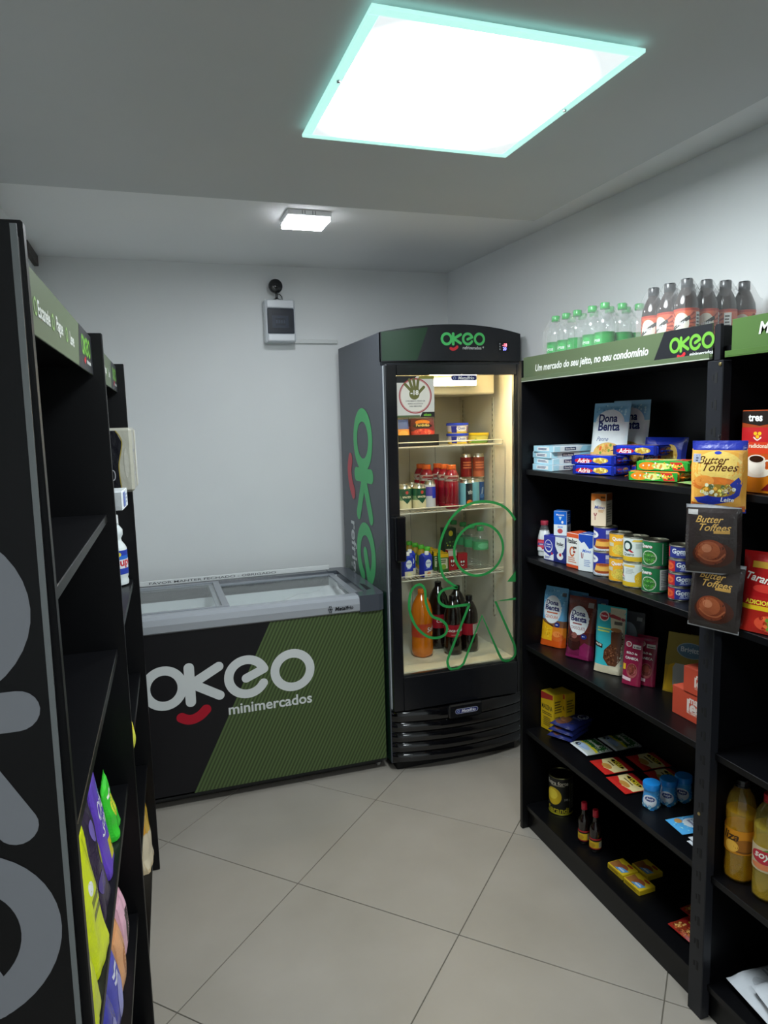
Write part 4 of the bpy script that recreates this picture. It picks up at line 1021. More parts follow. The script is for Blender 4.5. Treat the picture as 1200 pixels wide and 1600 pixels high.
pouch('pasta_bag', 'light blue and white pasta bag standing behind the blue biscuit packs', 'pasta bag', (1.470, 2.030, Z), -78, 0.155, 0.232, 0.035, 'stand', [(0.16, 'B5602E'), (0.30, 'CFA468'), (0.7, 'C9D4DC'), (1, '7FB0CA')], DBF, lean=-7, seed=3)
pouch('pasta_bag', 'pasta bag half hidden behind the other light blue and white one', 'pasta bag', (1.535, 2.010, Z), -78, 0.155, 0.238, 0.035, 'stand', [(0.16, 'B5602E'), (0.30, 'CFA468'), (0.7, 'C9D4DC'), (1, '7FB0CA')], DBF, lean=-6, seed=5)
BIS = [('r', -0.98, 0.1, 0.98, 0.9, '1B2F9C'), ('e', -0.45, 0.45, 0.42, 0.26, 'B01E2C'), ('t', 'Adria', -0.45, 0.46, 0.30, 'F0E6E0', BI), ('e', 0.35, 0.5, 0.36, 0.30, 'C4A24A'), ('d', 0.35, 0.5, 0.3, 0.26, 12, 0.06, ['E2C878', 'B58A32']), ('r', -0.98, 0.02, -0.85, 0.98, '142172'), ('r', 0.85, 0.02, 0.98, 0.98, '142172')]
bl = [(1.345, 1.925, Z+0.0165, -70, 'blue biscuit pack at the bottom, front of the pasta bags'), (1.350, 1.935, Z+0.0475, -67, 'blue biscuit pack lying on top of another, front of the pasta bags'), (1.468, 1.800, Z+0.0165, -80, 'blue biscuit pack lying behind the green packs, lower one'), (1.440, 1.845, Z+0.0785, -72, 'blue biscuit pack on top of the blue pile, red badge facing out')]
for k, (x, y, z, r_, lb) in enumerate(bl):
    box_pack('biscuit_pack', lb, 'biscuit pack', (x, y, z-0.0160), r_, 0.160, 0.085, 0.0305, '1D33A6', BIS, BIS, BIS, BIS, group='blue biscuit packs on the top shelf', mat='film', body='wrapper', bevel=0.006, seal='142478')
pouch('biscuit_pack', 'blue biscuit pack standing upright against the back panel', 'biscuit pack', (1.520, 1.815, Z), -75, 0.15, 0.118, 0.03, 'pillow', [(1, '1D33A6')], BIS, lean=-10, seed=15, group='blue biscuit packs on the top shelf')
GRN = [('r', -0.98, 0.06, 0.98, 0.94, '2F8F36'), ('e', -0.55, 0.5, 0.36, 0.40, 'E07A22'), ('e', 0.0, 0.5, 0.40, 0.32, 'E9D27A'), ('d', 0, 0.5, 0.36, 0.28, 14, 0.05, ['C48A3A', 'F0E2A0', '8FBF4A']), ('p', [(0.45, 0.1), (0.9, 0.1), (0.75, 0.9), (0.3, 0.9)], 'C8342A'), ('t', 'Maggi', 0.55, 0.5, 0.26, 'F4E34A', BI), ('d', 0, 0.5, 0.9, 0.4, 16, 0.035, ['F2F0D0', 'E3A030', '1D6A26'])]
gl = [(1.342, 1.640, Z+0.0145, -66, 'orange and green noodle pack at the bottom of the pile, front of shelf'), (1.360, 1.625, Z+0.0435, -62, 'green noodle pack lying across the front pile of noodles'), (1.455, 1.585, Z+0.0145, -70, 'green noodle pack lying behind the front pile, near the post')]
for k, (x, y, z, r_, lb) in enumerate(gl):
    box_pack('noodle_pack', lb, 'noodle pack', (x, y, z-0.0140), r_, 0.150, 0.10, 0.0285, ['D9691E', '2E8A34', '2A7C30'][k], GRN, GRN, GRN, GRN, group='green noodle packs on the top shelf', mat='film', body='wrapper', bevel=0.006, seal='D0701E')
pouch('soup_sachet', 'cream and green sachet lying flat behind the hanging candy bags', 'sachet', (1.335, 1.490, Z+0.0045), -95, 0.105, 0.13, 0.008, 'flat', [(1, 'C9CB9A')], [('p', [(-1, 0.0), (1, 0.0), (1, 0.2), (-1, 0.35)], '7C9A5A'), ('e', 0, 0.6, 0.5, 0.2, 'E2DDB8')], flat=True, seed=26)

# ---- hanging candy bags
def candy(loc, rz, label, chocolate, seed, roll=0, lean=0):
    if chocolate:
        A_ = [('r', -0.97, 0.02, 0.97, 0.98, '2B2524'), ('t', 'Butter', -0.12, 0.80, 0.50, 'B58F4C', BS), ('t', 'Toffees', 0.10, 0.69, 0.56, 'B58F4C', BS), ('r', 0.05, 0.605, 0.62, 0.645, 'A37E40'),
              ('e', 0.05, 0.30, 0.74, 0.19, '3E1E14'), ('e', -0.05, 0.33, 0.56, 0.185, '6E3420'), ('e', -0.10, 0.36, 0.40, 0.13, '8C4A2E'), ('e', -0.18, 0.39, 0.18, 0.06, 'A9694A'), ('l', [(-0.5, 0.30), (-0.2, 0.22), (0.2, 0.22), (0.48, 0.32)], 0.06, '9A5638'), ('r', -0.92, 0.86, -0.55, 0.93, '9A9896'), ('r', -0.97, 0.955, 0.97, 0.99, '8F9094')]
        bands = [(0.05, '8E8F92'), (0.95, '292322'), (1, '77787C')]
    else:
        A_ = [('r', -0.97, 0.87, 0.97, 0.99, '1E2A86'), ('r', -0.97, 0.02, 0.97, 0.87, 'D59A42'), ('e', 0, 0.62, 0.9, 0.24, 'E0B560'), ('t', 'Butter', -0.15, 0.735, 0.56, '4A2614', BS), ('t', 'Toffees', 0.12, 0.635, 0.62, '4A2614', BS), ('e', 0, 0.835, 0.13, 0.022, '2A3FA8'),
              ('r', -0.93, 0.70, -0.62, 0.82, '8F94A6'), ('x', -0.9, 0.71, -0.65, 0.81, 3, '3A3E50'), ('e', -0.1, 0.40, 0.85, 0.10, 'C26A28'), ('e', -0.45, 0.44, 0.36, 0.08, 'D8873A'), ('p', [(-0.85, 0.20), (-0.5, 0.22), (0.2, 0.30), (0.75, 0.50), (0.88, 0.42), (0.8, 0.25), (0.5, 0.16), (-0.2, 0.10), (-0.7, 0.13)], '1E2E92'),
              ('e', 0.05, 0.31, 0.62, 0.09, '8A6A22'), ('d', 0.02, 0.32, 0.6, 0.085, 34, 0.075, ['E2C860', 'F0E6B0', '8A6E2A', 'C9CFC0', '4E5A3A', 'D49A3C']), ('t', 'Leite', 0.38, 0.185, 0.24, 'DCE2F4', BI), ('p', [(-0.97, 0.02), (0.97, 0.02), (0.97, 0.10), (0, 0.06), (-0.97, 0.14)], 'A8541E')]
        bands = [(0.04, '1E2A86'), (0.87, 'D59A42'), (1, '1E2A86')]
    t = pouch('candy_bag', label, 'candy bag', loc, rz, 0.122, 0.168, 0.036, 'pillow', bands, A_, group='candy bags hanging from the post', seed=seed, roll=roll, lean=lean)
    return t
cb = (1.268, 1.320)
candy((cb[0], cb[1], 1.366), -58, 'golden candy bag with blue top, hanging highest on the post', False, 31)
candy((cb[0]-0.006, cb[1]+0.004, 1.216), -52, 'dark chocolate candy bag, middle of three hanging on the post', True, 32, lean=2)
candy((cb[0]+0.004, cb[1]+0.008, 1.076), -64, 'dark chocolate candy bag, lowest of three hanging on the post', True, 33, roll=3, lean=-2)
mb = MB(); mb.tube([(1.2905, 1.346, 1.548), (1.2860, 1.343, 1.546), (1.276, 1.332, 1.542), (1.270, 1.322, 1.530)], 0.0022, 6, '15151A', 'gloss')
mb.box(1.2865, 1.2890, 1.337, 1.347, 1.10, 1.548, '1A1A1E', 'gloss', 0.0005)
tag(mb.build('hanging_strip'), 'black plastic clip strip holding the three candy bags', 'clip strip')

# ---- second shelf (1.085)
Z = 1.0855
gp = [(0, 0.002), (0.020, 0.0), (0.0235, 0.004), (0.0245, 0.012), (0.0245, 0.070), (0.022, 0.085), (0.015, 0.108), (0.0125, 0.118), (0.0125, 0.124)]
for (x, y, lb) in ((1.372, 2.262, 'small glass bottle of coconut milk with red cap, front of shelf'), (1.425, 2.225, 'small glass bottle of coconut milk behind the blue carton')):
    bottle_thing('coconut_milk_bottle', lb, 'bottle', (x, y, Z), -60, gp, 'D9DAD6', 'pet', (0.0140, 0.122, 0.134), '8E2A3A', (0.024, 0.066, [(0.15, 'D8D8D4'), (1, 'B02A36')]),
        [('e', 0, 0.6, 0.6, 0.30, 'C7485A'), ('r', -0.4, 0.5, 0.4, 0.72, '2A3C86'), ('t', 'Coco', 0, 0.61, 0.22, 'E4E4E0', B1), ('e', -0.2, 0.2, 0.3, 0.15, 'EDEDE8')], 'coconut milk bottles', liquid=([(0, 0.003), (0.0225, 0.005), (0.0232, 0.07), (0.0205, 0.084), (0.0165, 0.098), (0, 0.098)], 'D9DBD8', 'liquid'), labmat='paper')
MOCA = [('r', -1, 0, 1, 1, '2A2F8C'), ('e', -0.05, 0.58, 0.8, 0.26, 'D6DAE6'), ('e', -0.05, 0.60, 0.68, 0.22, '2C3496'), ('t', 'Creme', -0.05, 0.66, 0.42, 'E4E8F4', B2), ('t', 'de Leite', -0.05, 0.56, 0.44, 'E4E8F4', B2), ('p', [(-1, 0.02), (1, 0.02), (1, 0.30), (0.2, 0.18), (-1, 0.34)], 'D2D6E0'), ('e', 0.66, 0.3, 0.16, 0.06, 'B03040'), ('x', -0.8, 0.06, 0.4, 0.16, 2, '3A4296')]
box_pack('cream_carton', 'short dark blue cream carton beside the glass bottle', 'carton', (1.3465, 2.190, Z), -81, 0.054, 0.040, 0.090, '2B318E', MOCA, [('r', -1, 0, 1, 1, '3A40A0'), ('r', -0.6, 0.2, 0.6, 0.8, 'C9CEDE')], mat='gloss')
box_pack('cream_carton', 'short navy and white cream carton with a cherry picture', 'carton', (1.3560, 2.1315, Z), -80, 0.056, 0.040, 0.092, '242D6E', [('p', [(-0.9, 1), (0.9, 1), (0.9, 0.62), (0.5, 0.42), (0, 0.32), (-0.5, 0.42), (-0.9, 0.62)], 'CFD3DC'), ('t', 'Italac', 0, 0.74, 0.64, '2A2A32', B2), ('t', 'creme de leite', 0, 0.63, 0.5, '4A4A5A'), ('e', 0, 0.25, 0.6, 0.14, 'D5D8E0'), ('e', 0.05, 0.31, 0.22, 0.07, 'A8222E'), ('r', -1, 0, 1, 0.1, '1E2660')], [('r', -1, 0, 1, 1, '2A3276'), ('r', -0.6, 0.2, 0.6, 0.8, 'BFC5D6')], mat='gloss')
BLC = [('r', -1, 0.45, 1, 1, '1F62C0'), ('r', -1, 0, 1, 0.45, 'CCD4DE'), ('t', 'Mococa', 0, 0.86, 0.62, 'DCE8F6', B1), ('p', [(-0.25, 0.78), (0.25, 0.78), (0, 0.62)], 'A8C8EA'), ('e', 0.35, 0.55, 0.18, 0.06, 'DDE6F0'), ('e', 0.0, 0.18, 0.42, 0.10, 'B04A4A'), ('t', 'leve', 0.0, 0.36, 0.4, '3A78C8', BI)]
box_pack('milk_carton', 'bright blue and white carton standing on the short cream cartons', 'carton', (1.374, 2.160, Z+0.0925), -52, 0.048, 0.040, 0.088, 'C8D0DA', BLC, [('r', -1, 0.45, 1, 1, '1B57AE'), ('r', -1, 0, 1, 0.45, 'C4CCD8'), ('x', -0.8, 0.55, 0.7, 0.9, 4, '8FB4E0'), ('r', -0.5, 0.1, 0.5, 0.36, '8A8E98')], top=[('r', -1, 0, 1, 1, '2A6CC8')], mat='gloss')
ORC = [('r', -1, 0.0, 1, 0.09, 'C24A24'), ('r', -1, 0.09, 1, 0.88, 'D6D3CE'), ('r', -1, 0.88, 1, 1, 'C8522A'), ('t', 'Italac', -0.02, 0.78, 0.78, '26262A', B2), ('g', -0.05, 0.47, 0.44, 0.15, 0.20, 'B5541E'), ('r', 0.1, 0.42, 0.6, 0.52, 'D6D3CE'), ('r', 0.12, 0.44, 0.5, 0.50, '8A2A22'), ('r', 0.1, 0.57, 0.7, 0.63, '4A3A36'), ('x', -0.7, 0.14, 0.7, 0.32, 3, 'C28A72')]
box_pack('condensed_milk_carton', 'white and orange carton with big orange letter C', 'carton', (1.3475, 2.0415, Z), -82, 0.060, 0.062, 0.120, 'CFCBC5', ORC, [('r', -1, 0, 1, 1, 'C9C5BF'), ('r', -1, 0.88, 1, 1, 'B8481E')], top=[('r', -1, 0, 1, 1, 'BE4A28'), ('r', -0.9, 0.4, 0.9, 0.46, 'D66A44')], mat='gloss')
MIM = [('r', -1, 0, 1, 1, 'CDD3DA'), ('p', [(-1, 1), (1, 1), (1, 0.66), (0.5, 0.62), (-0.2, 0.80), (-0.6, 0.76), (-1, 0.84)], '24449C'), ('t', 'Mimo', 0.15, 0.55, 0.62, '3A62B8', BI), ('l', [(-0.6, 0.50), (-0.55, 0.36), (-0.4, 0.36), (-0.35, 0.48)], 0.10, '7A2230'), ('x', -0.2, 0.12, 0.8, 0.32, 4, '8C9AB8'), ('e', -0.55, 0.66, 0.28, 0.08, 'E2E6EA')]
box_pack('condensed_milk_carton', 'white carton with blue top standing before the pudding cans', 'carton', (1.3550, 1.9765, Z), -68, 0.056, 0.056, 0.125, 'CBD0D8', MIM, [('r', -1, 0, 1, 1, 'BFC5CC'), ('p', [(-1, 1), (1, 1), (1, 0.80), (-1, 0.70)], '24449C'), ('x', -0.7, 0.1, 0.7, 0.6, 8, '8A93A4')], top=[('r', -1, 0, 1, 1, '24449C'), ('r', -1, 0.40, 1, 0.50, 'CBD0D8')], mat='gloss')
PUD = [('r', -1.0, 0.0, 1.6, 1, '232A86'), ('p', [(-1, 0.1), (1.6, 0.1), (1.6, 0), (-1, 0)], 'CED3DC'), ('e', -0.62, 0.70, 0.40, 0.17, 'D9DDE6'), ('t', 'Moça', -0.62, 0.72, 0.2, '2A3296', B2), ('r', 0.2, 0.74, 0.75, 0.92, 'AEB4CC'), ('x', 0.2, 0.55, 0.9, 0.72, 3, '6E76B4'), ('e', 0.05, 0.13, 0.74, 0.09, 'C9CCD2'), ('p', [(-0.50, 0.16), (0.60, 0.16), (0.46, 0.46), (-0.36, 0.46)], 'CB9A44'), ('e', 0.05, 0.17, 0.58, 0.09, '8E3E1C'), ('p', [(-0.46, 0.2), (0.56, 0.2), (0.45, 0.46), (-0.35, 0.46)], 'D2A24A'), ('e', 0.05, 0.47, 0.42, 0.075, 'A85422'), ('e', 0.05, 0.48, 0.20, 0.03, '7A3416')]
can_thing('condensed_milk_can', 'blue can with a pudding picture, lower of two stacked', 'can', (1.3846, 1.911, Z), -52, 0.0365, 0.080, [(0.10, 'CDD2DA'), (1, '232A86')], PUD, 'blue pudding cans')
can_thing('condensed_milk_can', 'blue can with a pudding picture, upper one with a carton on top', 'can', (1.3846, 1.911, Z+0.0802), -52, 0.0365, 0.080, [(0.10, 'CDD2DA'), (1, '232A86')], PUD, 'blue pudding cans')
ORM = [('r', -1, 0, 1, 1, 'CDBBA4'), ('r', -1, 0.78, 1, 1, 'BE6A2C'), ('r', 0.3, 0.86, 0.9, 0.92, '5A3A22'), ('e', -0.1, 0.72, 0.5, 0.12, 'D9CFC2'), ('t', 'Mimo', 0.15, 0.58, 0.70, '3A4A8A', BI), ('l', [(-0.6, 0.40), (-0.5, 0.33), (-0.35, 0.33), (-0.25, 0.40)], 0.12, '7A2230'), ('r', -0.48, 0.18, -0.40, 0.32, '7A2230'), ('x', 0.0, 0.42, 0.8, 0.5, 2, 'B98A5A')]
box_pack('condensed_milk_carton', 'orange-topped carton standing on the stacked blue cans', 'carton', (1.358, 1.913, Z+0.1606), -58, 0.050, 0.050, 0.106, 'C2B29C', ORM, [('r', -1, 0, 1, 1, 'A9A294'), ('r', -1, 0.78, 1, 1, '8C5026'), ('x', -0.8, 0.1, 0.8, 0.7, 8, '7C776C')], mat='gloss')
def vegcan(name, label, x, y, z, rz, bands, art_, grp, r=0.0365): return can_thing(name, label, 'can', (x, y, z), rz, r, 0.0765, bands, art_, grp)
YEL = [('r', -1.2, 0, 1.2, 1, 'D29A20'), ('t', 'Quero', -0.05, 0.78, 0.42, 'C04A4A', B2), ('t', 'Quero', -0.06, 0.79, 0.40, 'EFD9D2', B2), ('e', 0.1, 0.32, 0.55, 0.24, 'C8B24A'), ('d', 0.1, 0.32, 0.5, 0.22, 26, 0.09, ['6E8A2A', 'D8C24A', 'D07A2A', '3E6A20']), ('r', -0.75, 0.45, -0.35, 0.62, 'B8B498')]
COR = [('r', -1.3, 0.20, 1.3, 1, 'C6CCC8'), ('r', -1.3, 0, 1.3, 0.2, 'C2A020'), ('e', 0.95, 0.36, 0.45, 0.34, 'D2A41E'), ('d', 0.95, 0.36, 0.4, 0.3, 30, 0.07, ['E6C23A', 'B5861A', 'F0D868']), ('g', -0.45, 0.66, 0.28, 0.24, 0.11, '16342E'), ('p', [(-0.42, 0.48), (-0.3, 0.52), (-0.08, 0.40), (-0.2, 0.38)], 'A8242E'), ('t', 'Quero', -0.38, 0.30, 0.30, '1E3A34', B1), ('p', [(-0.2, 0.86), (0.5, 0.86), (0.5, 0.95), (-0.1, 0.95)], 'D0B04A'), ('x', 0.0, 0.55, 0.5, 0.8, 4, 'A9B0AC')]
PEA = [('r', -1.3, 0, 1.3, 1, '14663A'), ('t', 'Quero', -0.62, 0.80, 0.36, 'B85560', B2), ('t', 'Quero', -0.63, 0.81, 0.34, 'E4D6D2', B2), ('e', -0.45, 0.34, 0.40, 0.30, 'C2C8B8'), ('e', -0.45, 0.34, 0.36, 0.27, '1E5A20'), ('d', -0.45, 0.34, 0.32, 0.24, 34, 0.055, ['3E8A2A', '2A6E1E', '5AA63A']), ('r', 0.22, 0.06, 0.26, 0.95, 'A8B0A4'), ('x', 0.42, 0.1, 1.2, 0.92, 8, '3E8A5E')]
PEA2 = PEA[:6]+[('r', 0.12, 0.08, 0.98, 0.95, 'BCC2BC'), ('x', 0.18, 0.28, 0.92, 0.9, 9, '6A706C'), ('r', 0.2, 0.1, 0.75, 0.22, '8A8E8A')]
for lv in (0, 1):
    z = Z+lv*0.0767
    vegcan('vegetable_can', ['yellow mixed vegetable can at the bottom of its stack', 'yellow mixed vegetable can on top of its stack'][lv], 1.377, 1.8225, z, -46+lv*4, [(1, 'D29A20')], YEL, 'yellow vegetable cans', 0.034)
    vegcan('corn_can', ['white corn can at the bottom, corn kernels facing out', 'white corn can on top, big letter Q facing out'][lv], 1.3727, 1.744, z, [-88, -40][lv], [(0.22, 'C2A020'), (1, 'C6CCC8')], COR, 'white corn cans')
    vegcan('pea_can', ['green pea can at the bottom with a white panel', 'green pea can on top of the other green can'][lv], 1.382, 1.6687, z, -30, [(1, '14663A')], PEA2 if lv == 0 else PEA, 'green pea cans')
FISH = [('r', -1.2, 0.02, -0.35, 0.98, 'A8222A'), ('e', -0.75, 0.5, 0.34, 0.34, 'C8562A'), ('d', -0.75, 0.5, 0.25, 0.25, 6, 0.07, ['E08A3A', '8E2A1A']), ('r', -0.35, 0.02, 1.2, 0.98, '222C74'), ('t', 'Gomes', 0.22, 0.64, 0.50, 'C9D0E2', B2), ('t', 'da Costa', 0.28, 0.36, 0.34, 'B5BED8', B1), ('x', -0.1, 0.1, 0.8, 0.24, 1, '8C98C4')]
FISH2 = [('r', -1.2, 0.02, -0.75, 0.98, 'A8222A'), ('r', -0.75, 0.02, 1.2, 0.98, '222C74'), ('t', 'Gomes', -0.05, 0.62, 0.5, 'C9D0E2', B2), ('t', 'da Costa', 0.0, 0.36, 0.3, 'B5BED8', B1), ('e', 0.62, 0.5, 0.3, 0.42, 'C4C8CE'), ('r', 0.9, 0.02, 1.2, 0.98, 'A8222A')]
for k in range(4):
    can_thing('tuna_can', ['small blue and red tuna can at the bottom of four', 'small blue and red tuna can, second from the bottom of four', 'small blue and red tuna can, third from the bottom of four', 'small blue tuna can with white shape, topmost of four'][k], 'can', (1.386, 1.566, Z+k*0.0387), -40, 0.0335, 0.0385, [(1, '222C74')], FISH if k < 3 else FISH2, 'stacked tuna cans')

# ---- third shelf (0.745)
Z = 0.7455
DB = lambda a, b_, c_, t_: [('d', 0, 0.80, 0.9, 0.16, 46, 0.05, [a, b_]), ('e', -0.08, 0.62, 0.72, 0.235, 'C9CDD4'), ('d', -0.08, 0.62, 0.68, 0.22, 26, 0.12, ['CDD1D8', 'C6CAD2']), ('e', -0.08, 0.62, 0.68, 0.22, 'CED2D9'), ('t', 'Dona', -0.12, 0.735, 0.50, '1F2258', B2), ('t', 'Benta', -0.08, 0.645, 0.58, '1F2258', B2), ('x', -0.5, 0.545, 0.4, 0.585, 1, t_), ('t', c_, -0.08, 0.495, 0.52, t_, {'b': 0.01, 'h': 0.05}), ('e', 0.42, 0.375, 0.20, 0.042, '1E2768'), ('x', 0.30, 0.36, 0.54, 0.39, 1, 'AEB6D4')]
pouch('cake_mix_pouch', 'blue and orange carrot cake mix pouch, leftmost on its shelf', 'cake mix', (1.400, 2.242, Z), -64, 0.104, 0.222, 0.05, 'stand', [(0.16, 'B84A14'), (0.34, 'C4701E'), (0.44, '6F4A34'), (1, '5F9CC4')],
      DB('85B8D8', '4A86B2', 'CENOURA', 'B85A34')+[('p', [(-0.92, 0.10), (0.10, 0.10), (0.10, 0.36), (-0.92, 0.42)], 'CF9A16'), ('d', -0.4, 0.24, 0.42, 0.1, 18, 0.05, ['DDB02A', 'B58212']), ('p', [(-0.92, 0.42), (0.10, 0.36), (0.14, 0.33), (-0.5, 0.38)], '3E2014'), ('e', 0.5, 0.17, 0.42, 0.07, 'B8551E'), ('e', 0.45, 0.22, 0.3, 0.05, 'CE7A3A'), ('r', 0.6, 0.86, 0.9, 0.92, '55565C')], lean=-5, seed=41)
pouch('cake_mix_pouch', 'brown and maroon chocolate cake mix pouch, second on its shelf', 'cake mix', (1.410, 2.086, Z), -66, 0.108, 0.218, 0.05, 'stand', [(0.20, '5A1636'), (0.44, '4A1A1C'), (1, '5E2A22')],
      DB('733A2E', '4E211A', 'CHOCOLATE', '8A4A4A')+[('e', -0.28, 0.25, 0.50, 0.12, '2A1210'), ('r', -0.72, 0.16, 0.16, 0.28, '2E1412'), ('e', -0.28, 0.32, 0.44, 0.05, '3E1E18'), ('e', -0.28, 0.37, 0.22, 0.05, '7A4A42'), ('p', [(0.2, 0.05), (0.92, 0.05), (0.92, 0.24), (0.5, 0.28), (0.2, 0.2)], '6E1A44'), ('r', 0.5, 0.85, 0.88, 0.93, '8C8480'), ('r', -0.95, 0.01, 0.95, 0.05, '6E1A44')], lean=-5, seed=42)
pouch('cookie_mix_pouch', 'teal and cream cookie pouch with a chocolate picture', 'cookie mix', (1.418, 1.929, Z), -62, 0.104, 0.222, 0.05, 'stand', [(0.12, 'B0A78E'), (1, '2E9AA2')],
      [('p', [(0.2, 0.02), (0.95, 0.02), (0.95, 0.98), (-0.1, 0.98), (0.2, 0.6)], 'B3AB94'), ('p', [(-0.05, 0.9), (0.95, 0.84), (0.95, 0.80), (-0.6, 0.86), (-0.6, 0.89)], '8E3A40'), ('e', -0.42, 0.84, 0.34, 0.075, 'C8C4BC'), ('e', -0.42, 0.84, 0.28, 0.058, 'A2323C'), ('t', 'Oetker', -0.42, 0.845, 0.24, 'E4E0D8', B1), ('x', -0.8, 0.60, 0.3, 0.68, 2, 'A8BE62'), ('p', [(0.15, 0.62), (0.75, 0.66), (0.92, 0.60), (0.90, 0.25), (0.6, 0.12), (0.1, 0.12), (-0.25, 0.22), (-0.22, 0.34), (0.2, 0.45)], '4E2C1C'), ('d', 0.32, 0.28, 0.5, 0.14, 46, 0.05, ['6A402A', '3A1E12', '7A4E34']), ('e', 0.45, 0.66, 0.34, 0.03, '8A5A32'), ('p', [(-0.98, 0.45), (-0.35, 0.42), (-0.35, 0.36), (-0.98, 0.38)], '2A1A14'), ('t', 'Nuts', -0.65, 0.41, 0.22, 'D8D0C4', B1), ('r', 0.3, 0.74, 0.8, 0.79, '55504A')], lean=-5, seed=43)
BOL = [('r', -0.95, 0.90, 0.95, 0.98, '6A1A34'), ('e', -0.45, 0.83, 0.32, 0.055, 'C9C2C2'), ('e', -0.45, 0.83, 0.25, 0.04, 'B04A5A'), ('r', 0.0, 0.76, 0.85, 0.84, 'B8B2B0'), ('r', 0.1, 0.78, 0.8, 0.80, '4A4444'), ('t', 'BOLO de', -0.02, 0.655, 0.56, 'D9CFCF', B2), ('t', 'CANECA', 0.0, 0.55, 0.68, 'D9CFCF', B2), ('e', 0.12, 0.30, 0.56, 0.15, '8E4A4A'), ('e', 0.12, 0.32, 0.48, 0.12, '5E2A24'), ('e', 0.08, 0.34, 0.34, 0.07, '74382C'), ('r', -0.85, 0.30, -0.55, 0.42, 'C29A2A'), ('p', [(-0.9, 0.10), (0.1, 0.08), (0.1, 0.14), (-0.9, 0.17)], 'C4A9AE')]
pouch('mug_cake_sachet', 'maroon mug cake sachet standing in front of its twin', 'sachet', (1.412, 1.806, Z), -66, 0.064, 0.155, 0.022, 'stand', [(1, '7A1A38')], BOL, lean=-6, seed=44, group='maroon mug cake sachets')
pouch('mug_cake_sachet', 'maroon mug cake sachet half hidden behind the front one', 'sachet', (1.450, 1.786, Z), -60, 0.064, 0.158, 0.022, 'stand', [(1, '7A1A38')], BOL, lean=-6, seed=45, group='maroon mug cake sachets')
for (x, y, h_, c_, lb, sd) in ((1.470, 2.215, 0.205, '5F9CC4', 'blue pouch in the second row behind the carrot cake mix', 46), (1.480, 2.110, 0.205, '39466A', 'navy pouch in the second row behind the chocolate cake mix', 47), (1.490, 1.925, 0.200, '4A4A4E', 'grey pouch in the second row behind the teal cookie pouch', 48)):
    pouch('cake_mix_pouch', lb, 'cake mix', (x, y, Z), -66, 0.105, h_, 0.04, 'stand', [(1, c_)], [('e', 0, 0.62, 0.6, 0.2, '8A929E'), ('r', 0.5, 0.86, 0.85, 0.92, '8A8C90')], lean=-4, seed=sd, group='pouches in the second row')
for k in range(3):
    pouch('dessert_envelope', ['yellow dessert envelope in front, leaning behind the orange boxes', 'yellow dessert envelope in the middle of three leaning', 'yellow dessert envelope at the back of three leaning'][k], 'sachet', (1.500+0.024*k, 1.672-0.022*k, Z), -62, 0.130, 0.185-0.002*k, 0.006, 'flat', [(0.42, 'B08A1E'), (1, '8A7A32')],
          [('p', [(-0.95, 0.03), (-0.4, 0.03), (-0.55, 0.5), (-0.8, 0.45)], 'C49A16'), ('p', [(-0.55, 0.1), (0.9, 0.1), (0.9, 0.5), (-0.5, 0.5), (-0.62, 0.42)], 'A9AAA6'), ('e', 0.15, 0.74, 0.66, 0.13, '8FA0AC'), ('e', 0.15, 0.74, 0.62, 0.12, '4A6E86'), ('t', 'Brigitta', 0.15, 0.74, 0.48, 'C2CCD2', B1), ('t', '0%', 0.25, 0.32, 0.2, '33383C', B2)], lean=-12, seed=50+k, group='yellow envelopes', mat='paper')
TEA = [('r', -1, 0, 1, 1, 'B5442E'), ('t', 'matte', 0.0, 0.74, 0.34, 'D9C4BC', B2), ('t', 'leão', 0.04, 0.50, 0.46, 'D9C4BC', B2), ('x', -0.4, 0.22, 0.5, 0.34, 2, 'C98A78'), ('e', 0.85, 0.35, 0.14, 0.14, '4A7A34'), ('e', 0.95, 0.12, 0.12, 0.08, '5A8A3A')]
box_pack('tea_box', 'orange tea box, the lower and longer of two by the post', 'tea box', (1.386, 1.490, Z), -90, 0.200, 0.075, 0.082, 'A83E2A', TEA, top=[('r', -1, 0, 1, 1, 'B84C36'), ('p', [(0.2, 0.1), (0.9, 0.1), (0.9, 0.5), (0.5, 0.4)], 'C08A44')], group='orange tea boxes')
box_pack('tea_box', 'orange tea box standing on top of the longer one', 'tea box', (1.384, 1.473, Z+0.0822), -89, 0.142, 0.062, 0.072, 'A83E2A', TEA, top=[('r', -1, 0, 1, 1, 'B84C36')], group='orange tea boxes')

# ---- fourth shelf (0.41)
Z = 0.4105
MZ = [('r', -1, 0, 1, 1, 'C2A012'), ('p', [(-1, 1), (0.9, 1), (0.9, 0.88), (-1, 0.80)], '9A2A22'), ('t', 'MAIZENA', 0, 0.62, 0.86, '1E1C14', {'b': 0.02, 'h': 0.13}), ('x', -0.8, 0.40, 0.8, 0.50, 2, '5A4A12'), ('e', 0, 0.24, 0.5, 0.13, 'A88A18'), ('x', -0.6, 0.1, 0.6, 0.36, 5, '7A6210')]
MS = [('r', -1, 0, 1, 1, 'B8980E'), ('x', -0.8, 0.5, 0.8, 0.85, 5, '5A4A12'), ('x', -0.7, 0.12, 0.7, 0.42, 6, '5A4A12')]
box_pack('cornstarch_box', 'yellow cornstarch box in front, nearest the fridge end', 'box', (1.377, 2.2475, Z), -81, 0.072, 0.046, 0.148, 'BC9A10', MZ, MS, top=[('r', -1, 0, 1, 1, 'CDB02A')], group='yellow cornstarch boxes')
box_pack('cornstarch_box', 'yellow cornstarch box standing right behind the front one', 'box', (1.4245, 2.2400, Z), -81, 0.072, 0.046, 0.148, 'BC9A10', MZ, MS, top=[('r', -1, 0, 1, 1, 'CDB02A')], group='yellow cornstarch boxes')
